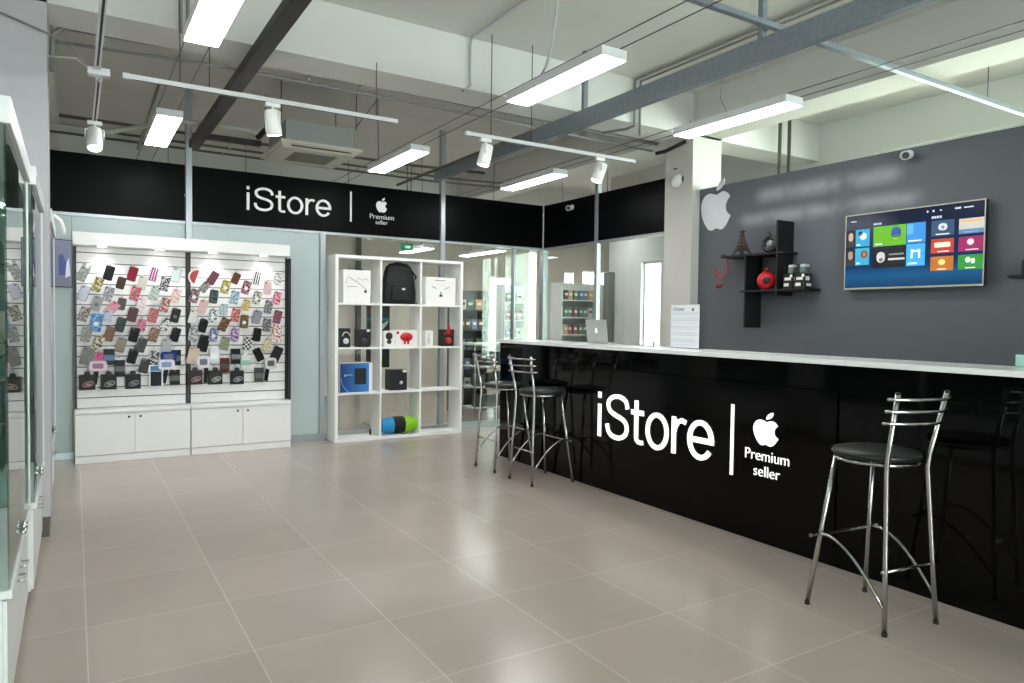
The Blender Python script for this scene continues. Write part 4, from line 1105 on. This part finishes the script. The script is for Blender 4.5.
def spot(loc, d, label):
    t = thing('spotlight', label, 'spotlight', loc)
    V = Vector(d).normalized()
    MB().box(-.05, .05, -.016, .016, -.03, -.0015, .003).build('adapter', WSHELF, t)
    MB().tube([(0, 0, -.03), (0, 0, -.055)], .009, 10).build('stem', WSHELF, t)
    p = Vector((0, 0, -.13))
    side = V.cross(Vector((0, 0, 1)))
    side = side.normalized() if side.length > .1 else Vector((1, 0, 0))
    MB().tube([p-side*.062-Vector((0, 0, .0)), p-side*.062+Vector((0, 0, .06)), p-side*.03+Vector((0, 0, .078)), p+side*.03+Vector((0, 0, .078)), p+side*.062+Vector((0, 0, .06)), p+side*.062], .006, 6).build('yoke', WSHELF, t)
    MB().tube([p-V*.08, p-V*.075, p+V*.05, p+V*.09, p+V*.092], [.038, .05, .054, .054, .05], 24).build('lamp_head', WSHELF, t)
    MB().tube([p+V*.0925, p+V*.094], .045, 20).build('lens', mat('lit lens', 'FFFFFF', .4, emit=5, var=0), t)
spot((1.19, 5.14, 2.9), (.15, .12, -.95), 'white spotlight on track in front of the air conditioner')
spot((2.90, 5.14, 2.9), (-.18, .1, -.9), 'white spotlight on track left of the galvanised channel'.replace('left of', 'before'))
spot((4.10, 5.14, 2.9), (-.3, .1, -.9), 'white spotlight near the free end of the longer track')
spot((.145, 6.4, 2.9), (-.02, -.35, -.9), 'white spotlight aimed down above the glass cases')

# rods, channels, pipes
def rod(x, y, z0, z1, label, r=.004, m=None):
    o = MB().tube([(0, 0, 0), (0, 0, z1-z0)], r, 6).build('threaded_rod', m or WIRE); o.location = (x, y, z0); tag(o, label, 'rod', 'threaded rods holding the lighting tracks'); return o
rod(.78, 5.14, 2.932, 3.757-.43, 'thin rod holding the track near its spotlight, above the glass cases')
rod(1.95, 5.14, 2.932, 3.33, 'thin rod holding the track end near the air conditioner')
rod(2.95, 5.14, 2.932, 3.757, 'thin rod holding the start of the longer track')
rod(3.35, 5.14, 2.932, 3.757, 'thin rod holding the middle of the longer track')
rod(.60, 5.14, 2.932, 3.757, 'thin rod holding the track start above the glass cases')
t = thing('galvanised_channel', 'long thick galvanised channel under the ceiling crossing the room', 'channel', (3.81, 3, 3.1))
MB().box(-.03, .03, -5.9, 4.98, 0, .005).box(-.03, .03, -5.9, 4.98, .14, .145).box(-.03, -.025, -5.9, 4.98, .005, .14).build('profile', GALV, t)
for y in (.1, 3.3-3, 2.1): pass
for k, y in enumerate((3.12, 5.0)):
    MB().box(-.02, .02, y-3-.02, y-3+.02, .146, .655).build('hanger', GALV, t)
t = thing('galvanised_strip', 'slim galvanised strip lying across the thick channel towards the window', 'channel', (5.4, 3.03, 3.28))
MB().box(-2.4, 2.12, -.02, .02, 0, .035).build('profile', GALV, t)
rod(6.55, 3.03, 3.311, 3.757, 'thin rod holding the galvanised strip beyond the dark grey wall')
t = thing('dark_channel', 'dark brown channel running to the fascia above the slatwall', 'channel', (1.07, 4.8, 3.14))
MB().box(-.05, .05, -4.5, 3.35, 0, .07, .002).build('profile', DARKM, t)
t = thing('dark_channel', 'short dark channel branching towards the air conditioner', 'channel', (1.45, 7.55, 3.14))
MB().box(-.325, .18, -.04, .04, 0, .05, .002).build('profile', mat('black sheet', '151413', .5), t)

def pipe(pts, r, label, m=PIPE, name='conduit_pipe', clips=()):
    t = thing(name, label, 'pipe', pts[0])
    o = Vector(pts[0]); MB().tube([Vector(p)-o for p in pts], r, 8).build('pipe', m, t)
    for c_ in clips:
        q = Vector(c_)-o
        MB().tube([q, q+Vector((0, 0, -.05))], .008, 6).build('sprinkler', ALU, t)
    return t
pipe([(-.12, 5.78, 3.05), (-.11, 5.78, 3.30), (-.05, 5.78, 3.36), (1.0, 5.78, 3.38), (2.75, 5.78, 3.37), (5.40, 5.78, 3.33)], .019, 'upper grey pipe running along the back of the concrete beam', clips=[(1.62, 5.78, 3.36), (2.05, 5.78, 3.36), (3.9, 5.78, 3.34)])
pipe([(-.12, 5.86, 3.28), (1.0, 5.86, 3.32), (2.75, 5.86, 3.31), (5.40, 5.86, 3.27)], .012, 'lower grey pipe running along the back of the concrete beam')
pipe([(4.63, Y0, 3.74), (4.63, 5.275, 3.74), (4.63, 5.28, 3.70), (4.63, 5.28, 3.30), (4.60, 5.35, 3.28), (4.50, 5.6, 3.28)], .014, 'pair member pipe on ceiling turning down the concrete beam')
pipe([(4.70, Y0, 3.735), (4.70, 5.272, 3.735), (4.70, 5.28, 3.69), (4.70, 5.28, 3.22)], .012, 'thinner pipe beside the one turning down the concrete beam')
for k, (y, z) in enumerate(((8.9, 3.32), (8.5, 3.30), (9.6, 3.66))):
    pipe([(-.7, y, z), (4.2, y+.05, z-.02), (5.4, y, z)], .014+.006*(k == 2), ['rusty sprinkler pipe just above the fascia, nearer one', 'thin pipe just above the fascia behind the air conditioner', 'thick pipe close under the ceiling beyond the fascia'][k], mat('brownish pipe', '6A6558', .6), clips=[(1.5, y, z), (3.3, y, z)])
pipe([(3.72, 5.9, 3.20), (3.72, 9.0, 3.20)], .018, 'dark pipe bundle running beside the galvanised channel', mat('dark pipe', '55554E', .5))
t = thing('vertical_pipes', 'olive vertical pipe behind the dark grey wall, nearer the pillar', 'pipe', (6.62, 5.15, 0)); MB().tube([(0, 0, 0), (0, 0, 3.75)], .02, 10).build('pipe', mat('olive pipe', '5A6052', .5), t)
t = thing('vertical_pipes', 'olive vertical pipe behind the dark grey wall, nearer the window', 'pipe', (6.78, 5.15, 0)); MB().tube([(0, 0, 0), (0, 0, 3.75)], .02, 10).build('pipe', mat('olive pipe', '5A6052', .5), t)
t = thing('conduit_clamp', 'black cable clamp where the pipes meet the white pillar', 'clamp', (5.42, 5.6, 3.22))
MB().tube([(-.12, .1, -.02), (-.05, .02, .0), (.0, -.02, .03), (.02, -.2, .07)], .02, 8).build('clamp', BLK, t)

# air conditioner cassette
t = thing('ceiling_air_conditioner', 'hanging cassette air conditioner above the lettered fascia', 'air conditioner', (2.12, 7.5, 3.09))
ACW = mat('aged white plastic', 'C6C4B6', .5)
m = MB(); 
tb = bmesh.new()
v = [tb.verts.new(q) for q in [(-.41, -.46, .02), (.41, -.46, .02), (.41, .46, .02), (-.41, .46, .02), (-.36, -.36, -.02), (.36, -.36, -.02), (.36, .36, -.02), (-.36, .36, -.02), (-.41, -.46, .04), (.41, -.46, .04), (.41, .46, .04), (-.41, .46, .04)]]
for q in [(4, 5, 6, 7), (0, 1, 5, 4), (1, 2, 6, 5), (2, 3, 7, 6), (3, 0, 4, 7), (8, 9, 1, 0), (9, 10, 2, 1), (10, 11, 3, 2), (11, 8, 0, 3), (8, 11, 10, 9)]: tb.faces.new([v[i] for i in q])
m.merge(tb); m.build('panel', ACW, t)
MB().box(-.34, .34, -.36, .36, .042, .26, .005).build('body', mat('galvanised box', '9AA09C', .5, metal=.3), t)
m = MB()
for k in range(9): m.box(-.22, .22, -.22+k*.05, -.2+k*.05, -.026, -.0205)
m.build('intake_grille', mat('grille grey', '6F6F66', .6), t)
for s in (-1, 1):
    MB().box(-.3, .3, s*.4-.02, s*.4+.02, -.006, .0).build('louvre', SLOT, t)
    MB().box(s*.37-.015, s*.37+.015, -.3, .3, -.002, .008).build('louvre', SLOT, t)
for sx in (-1, 1):
    for sy in (-1, 1): MB().tube([(sx*.38, sy*.34, .25), (sx*.38, sy*.34, .665)], .006, 6).build('hanger_rod', WIRE, t)
MB().tube([(-.36, -.2, .15), (-.5, -.22, .16), (-.55, -.1, .1)], .03, 10).build('pipe_stub', BLK, t)
pipe([(1.55, 7.3, 3.22), (1.2, 7.4, 3.255), (.85, 7.45, 3.255), (.3, 7.7, 3.12), (-.5, 7.7, 3.1)], .025, 'pale insulated hose leading away from the air conditioner', mat('pale hose', 'A8A89C', .6), 'insulated_hose')

# ------------------------------------------------------------------ glass display cases along the wall
CASEW = mat('case white', 'E4E8E6', .35)
KN = mat('small lock chrome', 'D0D0D2', .2, metal=1)
def vitrine(xf, y0, y1, label):
    t = thing('display_case', label, 'display case', (xf, (y0+y1)/2, 0)); h = (y1-y0)/2; D = .42
    MB().box(-D, -.027, -h, h, .05, .455, .002).build('base_cabinet', CASEW, t)
    MB().box(-D, -.045, -h+.01, h-.01, 0, .049).build('plinth', mat('grey plinth', '8B857F', .5), t)
    MB().box(-D, .0, -h, h, .456, .485, .003).build('ledge', CASEW, t)
    for s in (-1, 1):
        a, b_ = (-h+.004, -.003) if s < 0 else (.003, h-.004)
        d = MB().box(-.0268, -.015, a, b_, .06, .45, .001).build('door', CASEW, t)
        MB().tube([(-.015, s*.09-.04, .36), (.008, s*.09-.04, .36), (.008, s*.09+.04, .36), (-.015, s*.09+.04, .36)], .005, 6).build('handle', KN, d)
    for s in (-1, 1):
        for x in ((-.02, -D+.02) if s > 0 else (-D+.02,)):
            MB().box(x-.018, x+.018, s*h-s*.04, s*h, .486, 2.03, .002).build('post', CASEW, t)
    MB().box(-D, .008, -h, h, 2.031, 2.12, .003).build('header', CASEW, t)
    MB().box(-D+.002, -D+.012, -h+.04, h-.04, .486, 2.03).build('back_panel', FROST, t)
    for s in (-1, 1):
        a, b_ = (-h+.002, -.003) if s < 0 else (.003, h-.042)
        g = MB().box(-.012, -.006, a, b_, .49, 2.028).build('glass_door', GLSG, t)
        k = MB()
        for dy, dz in ((0, 0), (.018, .0), (-.018, 0), (0, .018)): k.lathe([(0, 0), (.009, .002), (.011, .01), (.006, .018), (0, .02)], (-.006, (-.05 if s > 0 else -.03)*0+(s*.03)+dy, .53+dz), 10, 'X')
        k.build('lock', KN, g)
    for s in (-1, 1): MB().box(-D+.04, -.04, s*h-.006-s*.01, s*h+.0-s*.01, .49, 2.028).build('side_glass', GLSG, t)
    for z in (.88, 1.26, 1.64): MB().box(-D+.013, -.025, -h+.045, h-.045, z, z+.008).build('glass_shelf', GLSG, t)
    for k in range(2): MB().lathe([(0, 0), (.03, 0), (.03, .004), (0, .004)], (-.2, -h*.5+k*h, 2.0265), 14).build('downlight', mat('lit case lamp', 'FFFFFF', .5, emit=40, var=0), t)
    return t
vitrine(-.180, 2.86, 4.10, 'white framed glass display case nearest the camera')
vitrine(-.160, 4.14, 5.28, 'white framed glass display case before the grey pier')
vitrine(-.130, 5.73, 6.93, 'white framed glass display case beyond the grey pier')
# goods inside the nearest case
GC = ['5A6A78', 'A8B0B4', '2C2E34', 'C0A890', '3C6C9C']
n = 0
for ci, (xf, ya) in enumerate(((-.18, 2.86), (-.16, 4.14))):
    for zi, z in enumerate((.889, 1.269)):
        for k in range(3):
            y = ya+.2+k*.35
            o = MB().box(-.04, .04, -.06, .06, 0, .15, .004).build('gadget_box', mat('goods '+GC[(k+zi+ci) % 5], GC[(k+zi+ci) % 5], .4))
            o.location = (xf-.2, y, z)
            tag(o, '%s gadget box, %s from camera end, %s glass shelf, %s display case' % ({'5A6A78': 'slate', 'A8B0B4': 'silver', '2C2E34': 'black', 'C0A890': 'tan', '3C6C9C': 'blue'}[GC[(k+zi+ci) % 5]], ('first', 'second', 'third')[k], ('lowest', 'middle')[zi], ('nearest', 'second')[ci]), 'box')
# framed advert at the far end of the cases
t = thing('advert_frame', 'dark framed advertising picture standing out beyond the glass cases', 'framed picture', (-.150, 6.99, 1.63), math.radians(26))
MB().box(0, .15, -.02, .02, 0, .40, .002).build('frame', BLK, t)
m = MB().use(mat('lilac print', '74788E', .4)); m.box(.010, .142, -.0215, -.0202, .008, .392)
m.use(mat('blue print', '4A4E8A', .4)); m.prism([(.04, .1), (.09, .1), (.1, .2), (.07, .28), (.04, .26)], ((0, -.0216, 0), (1, 0, 0), (0, 0, 1), (0, -1, 0)), 0, .0006)
m.use(mat('white print', 'D8DAE6', .4)); m.prism([(.09, .08), (.13, .1), (.12, .25), (.1, .2)], ((0, -.0216, 0), (1, 0, 0), (0, 0, 1), (0, -1, 0)), 0, .0006)
m.build('picture', None, t)
MB().box(-.02, 0, -.02, .02, .1, .3).build('mount', WSHELF, t)
t = thing('arched_lamp', 'white arched lamp arm above the framed advertising picture', 'lamp', (-.16, 7.0, 2.06))
MB().tube([(-.05, 0, .02), (-.05, 0, .10), (-.02, 0, .15), (.03, 0, .155), (.07, 0, .12), (.09, 0, .06), (.095, 0, .01)], .018, 10).build('arm', WSHELF, t)

# ------------------------------------------------------------------ goods racks beyond the glass
def rack(name_label, x0, x1, y0, y1, z0, levels, dz, cols, item, gname, m=None):
    t = thing('goods_rack', name_label, 'rack', ((x0+x1)/2, (y0+y1)/2, 0)); w = (x1-x0)/2; d = (y1-y0)/2
    H = z0+levels*dz
    mm = m or mat('rack white', 'D8DAD8', .5)
    for s in (-1, 1): MB().box(s*w-.012, s*w+.012, -d, d, 0, H).build('side_frame', mm, t)
    MB().box(-w+.013, w-.013, d-.01, d, .05, H).build('back_panel', mm, t)
    for k in range(levels):
        z = z0+k*dz; MB().box(-w+.013, w-.013, -d, d-.011, z-.02, z).build('shelf_board', mm, t)
        col, nm, ww, hh, lab = cols[k % len(cols)]
        n = max(1, int((2*w-.06)/(ww*1.12)))
        PALG = [('C8A070', 'tan'), ('8C4A54', 'dark red'), ('6E7C9C', 'dusty blue'), ('D8D4CC', 'white'), ('5A7A60', 'green'), (col, lab.split(' packet')[0])]
        made = {}
        for i in range(n):
            pc, pn = PALG[random.randrange(6)]
            if pc not in made:
                mb = MB().use(mat('goods '+pc, pc, .5)); hh = .155
                mb.box(-ww/2, ww/2, -.05, .05, 0, hh, .004)
                mb.use(mat('goods label '+pc, 'E8E4DC' if pc != 'D8D4CC' else '4A5058', .5)); mb.box(-ww*.3, ww*.3, -.052, -.05, hh*.45, hh*.7)
                o = mb.build(nm); made[pc] = o
            else:
                o = made[pc].copy(); COL.objects.link(o)
            o.location = ((x0+x1)/2-w+.04+ww*.6+i*(2*w-.08)/n, (y0+y1)/2-d+.075+.01*((i*5) % 3), z+.0005)
            o.rotation_euler = (0, 0, random.uniform(-.1, .1))
            tag(o, '%s packet on the %s shelf of the %s' % (pn, ('lowest', 'second', 'third', 'fourth', 'fifth')[k], gname), 'packet', '%s packets on the %s shelf of the %s' % (pn, ('lowest', 'second', 'third', 'fourth', 'fifth')[k], gname))
rack('white goods rack behind the side glass, past the laptop', 6.7, 7.5, 9.3, 9.62, .62, 5, .28,
     [('6E5A58', 'goods_packet', .09, .2, 'brown packet'), ('C8A81E', 'snack_packet', .085, .19, 'yellow packet'), ('6A6870', 'goods_packet', .085, .2, 'grey violet packet'), ('3A3A3C', 'goods_packet', .085, .2, 'dark tin shaped packet'), ('4A4644', 'photo_box', .09, .2, 'charcoal boxed packet')], 0, 'rack past the laptop')
rack('dark low goods rack behind the glass beside the cube shelf', 4.9, 5.42, 9.5, 9.8, .35, 5, .30,
     [('40484A', 'goods_packet', .10, .22, 'slate packet'), ('2E383C', 'goods_packet', .10, .2, 'blue black packet'), ('54504C', 'goods_packet', .11, .2, 'taupe packet'), ('6A5040', 'goods_packet', .10, .22, 'brown bag packet'), ('4C4438', 'goods_packet', .12, .2, 'olive brown packet')], 0, 'dark rack beside the cube shelf', mat('rack dark', '4A4C4C', .5))
rack('pale goods rack behind the glass before the corner post', 6.1, 6.5, 10.1, 10.4, .5, 5, .3,
     [('7A8E84', 'goods_packet', .1, .2, 'sage packet'), ('5C7068', 'goods_packet', .1, .22, 'green grey packet'), ('8A9C90', 'goods_packet', .09, .2, 'pale green packet'), ('6A7A74', 'goods_packet', .1, .2, 'grey green packet'), ('9AA8A0', 'goods_packet', .1, .2, 'mint grey packet')], 0, 'pale rack before the corner post')
t = thing('display_counter', 'low hall display counter with wire shelves beside the cube shelf glass', 'counter', (5.35, 9.05, 0))
MB().box(-.5, .5, -.2, .2, 1.03, 1.06, .003).build('top', CASEW, t)
for k, z in enumerate((.12, .42, .72)): MB().box(-.49, .49, -.18, .18, z, z+.015).build('shelf_board', CASEW, t)
for sx in (-1, 1):
    for sy in (-1, 1): MB().tube([(sx*.48, sy*.18, 0), (sx*.48, sy*.18, 1.03)], .012, 8).build('leg', CHROME, t)
for k, z in enumerate((.1355, .4355, .7355)):
    for q in range(5):
        cc = ('2E383C', '484C4C', '3A3430', '54606A')[(k+q) % 4]
        o = MB().box(-.07, .07, -.08, .08, 0, .17+.02*((k*q) % 3), .006).build('goods_carton', mat('goods '+cc, cc, .5)); o.location = (5.0+q*.175, 9.0, z)
        tag(o, 'dark carton, %s from the cube shelf on the %s board of the hall counter' % (('first', 'second', 'third', 'fourth', 'fifth')[q], ('lowest', 'middle', 'upper')[k]), 'box')
# seen through the cube shelf: a poster and a hall clothes stand
t = thing('hall_poster', 'dark poster with orange swirl standing behind the middle cubes', 'poster', (3.42, 8.9, .75))
MB().box(-.16, .16, -.01, .01, 0, .95).build('board', mat('poster black', '1E2426', .5), t)
m = MB().use(mat('poster orange', 'B8743C', .5))
m.prism(smooth_poly([(-.12, .3), (.0, .38), (.12, .5), (.1, .42), (.0, .3), (-.1, .24)], 4), ((0, -.0105, 0), (1, 0, 0), (0, 0, 1), (0, -1, 0)), 0, .001)
m.use(mat('poster white', 'D8DCDC', .5)); m.prism(smooth_poly([(-.12, .5), (.02, .56), (.14, .62), (.08, .52), (-.05, .46)], 4), ((0, -.0105, 0), (1, 0, 0), (0, 0, 1), (0, -1, 0)), 0, .001)
m.use(mat('poster red', 'A02430', .5)); m.box(-.12, -.02, -.0115, -.0105, .68, .82)
m.use(mat('poster teal', '2A7A8A', .5)); m.box(-.15, .15, -.0115, -.0105, .62, .66); m.build('print', None, t)
MB().box(-.02, .02, -.01, .02, -.75, -.001).box(-.15, .15, -.12, .12, -.75, -.735).build('stand', ALU, t)
t = thing('exit_sign', 'green emergency exit sign hanging in the hall beyond the glass', 'exit sign', (4.08, 9.5, 2.38))
MB().box(-.09, .09, -.015, .015, 0, .1, .004).build('lit_panel', mat('exit green', '0E6A42', .4, emit=.25), t)
MB().box(-.03, .05, -.017, -.0152, .03, .07).build('pictogram', mat('exit white', 'B8E0C8', .4, emit=.15), t)
MB().tube([(0, 0, .1), (0, 0, 1.376)], .006, 6).build('hanger', WIRE, t)
for x, y, z, hx, hy, l in ((4.38, 9.85, 2.42, .09, .45, 'panel light in the hall seen just above the cube shelf'), (5.39, 9.64, 2.42, .09, .6, 'panel light in the hall seen through the glass beside the cube shelf'), (1.5, 10.0, 2.95, .6, .09, 'hall panel light behind the lettered fascia'), (3.6, 9.3, 2.95, .6, .09, 'hall panel light behind the fascia over the cube shelf'), (6.6, 8.6, 2.95, .6, .09, 'hall panel light behind the side fascia'), (8.6, 10.5, 2.95, .6, .09, 'hall panel light deep behind the side glass')):  # the last four are out of view, added only to brighten the hall
    t = thing('panel_light', l, 'ceiling light', (x, y, z))
    MB().box(-hx, hx, -hy, hy, .004, .055, .003).build('housing', HOUS, t); MB().box(-hx+.008, hx-.008, -hy+.008, hy-.008, -.001, .003).build('diffuser', DIFF, t)
    for s in (-1, 1): MB().tube([(s*hx*.8, s*hy*.8, .056), (s*hx*.8, s*hy*.8, 3.757-z)], .004, 6).build('hanger', WIRE, t)
for x in (3.4, 4.4): struct('trim_%d' % (20+int(x)), bx(x-.04, x+.04, 12.40, 12.49, 0, 3.75), mat('dark mullion', '55554F', .5))
struct('trim_30', MB().box(XW-.12, XW-.001, 9.0, 9.14, 0, 2.2), mat('grey frame', '7E8480', .5))
# building outside the far window
t = thing('apartment_building', 'pale apartment building outside the far window', 'building', (17.5, 26, 0))
MB().box(-6, 6, 0, 5, -3, 8).build('wall', mat('pale facade', 'E4E2DC', .8, emit=0), t)
for r in range(4):
    for q in range(5):
        MB().box(-5+q*2.1, -4.1+q*2.1, -.03, -.001, -1.6+r*2.4, -.3+r*2.4).build('window', mat('facade window', '8A949A', .3), t)
struct('ground_outside', bx(-12, 40, -14, 45, -3.3, -3.1), mat('outside paving', 'D5D3CC', .9))

# ------------------------------------------------------------------ light
w = bpy.data.worlds.new('World'); S.world = w; w.use_nodes = True
bg = w.node_tree.nodes['Background']; bg.inputs[0].default_value = (.92, .97, 1.0, 1); bg.inputs[1].default_value = 13.0
def area(name, loc, rot, sx, sy, e, col=(1, 1, 1)):
    l = bpy.data.lights.new(name, 'AREA'); l.shape = 'RECTANGLE'; l.size = sx; l.size_y = sy; l.energy = e; l.color = col
    o = bpy.data.objects.new(name, l); COL.objects.link(o); o.location = loc; o.rotation_euler = rot; return o
# portals: guide the outdoor light through the shop-front, side and far windows
def portal(loc, rot, sx, sy):
    o = area('window_portal', loc, rot, sx, sy, 1); o.data.cycles.is_portal = True
portal((1.25, Y0-.22, 1.65), (math.radians(90), 0, 0), 2.1, 2.7)
portal((XW+.22, -.6, 1.9), (0, math.radians(90), 0), 2.8, 3.2)
portal((XW+.22, 3.0, 1.9), (0, math.radians(90), 0), 2.8, 3.2)
portal((XW+.22, 8.15, 1.34), (0, math.radians(90), 0), 1.98, .44)
portal((7.46, YF+.22, 1.5), (math.radians(-90), 0, 0), .52, 1.5)
portal((8.23, YF+.22, 1.7), (math.radians(-90), 0, 0), .18, 2.2)
# focused canopy lamps over the slatwall
for u in (102, 160, 213, 264):
    x, _ = at(u, 243, 7.8)
    l = bpy.data.lights.new('canopy_lamp', 'SPOT'); l.energy = 4.5; l.spot_size = math.radians(110); l.spot_blend = .6; l.shadow_soft_size = .03
    o = bpy.data.objects.new('canopy_lamp', l); COL.objects.link(o); o.location = (x, 7.82, 2.04); o.rotation_euler = (math.radians(4), 0, 0)

cam = bpy.data.cameras.new('Camera'); co = bpy.data.objects.new('Camera', cam); COL.objects.link(co)
cam.sensor_width = 36; cam.lens = CF/1024*36; cam.clip_start = .02; cam.clip_end = 200
mw = Matrix((( AR.x, AU.x, -AF.x, 0), (AR.y, AU.y, -AF.y, 0), (AR.z, AU.z, -AF.z, CH), (0, 0, 0, 1)))
co.matrix_world = mw
S.camera = co
S.view_settings.view_transform = 'Standard'; S.view_settings.look = 'None'
S.view_settings.gamma = 1; S.view_settings.exposure = 0.9; S.view_settings.use_curve_mapping = False
S.cycles.use_denoising = True
S.cycles.max_bounces = 10; S.cycles.transparent_max_bounces = 24; S.cycles.diffuse_bounces = 5
S.cycles.caustics_reflective = False; S.cycles.caustics_refractive = False; S.cycles.sample_clamp_indirect = 8
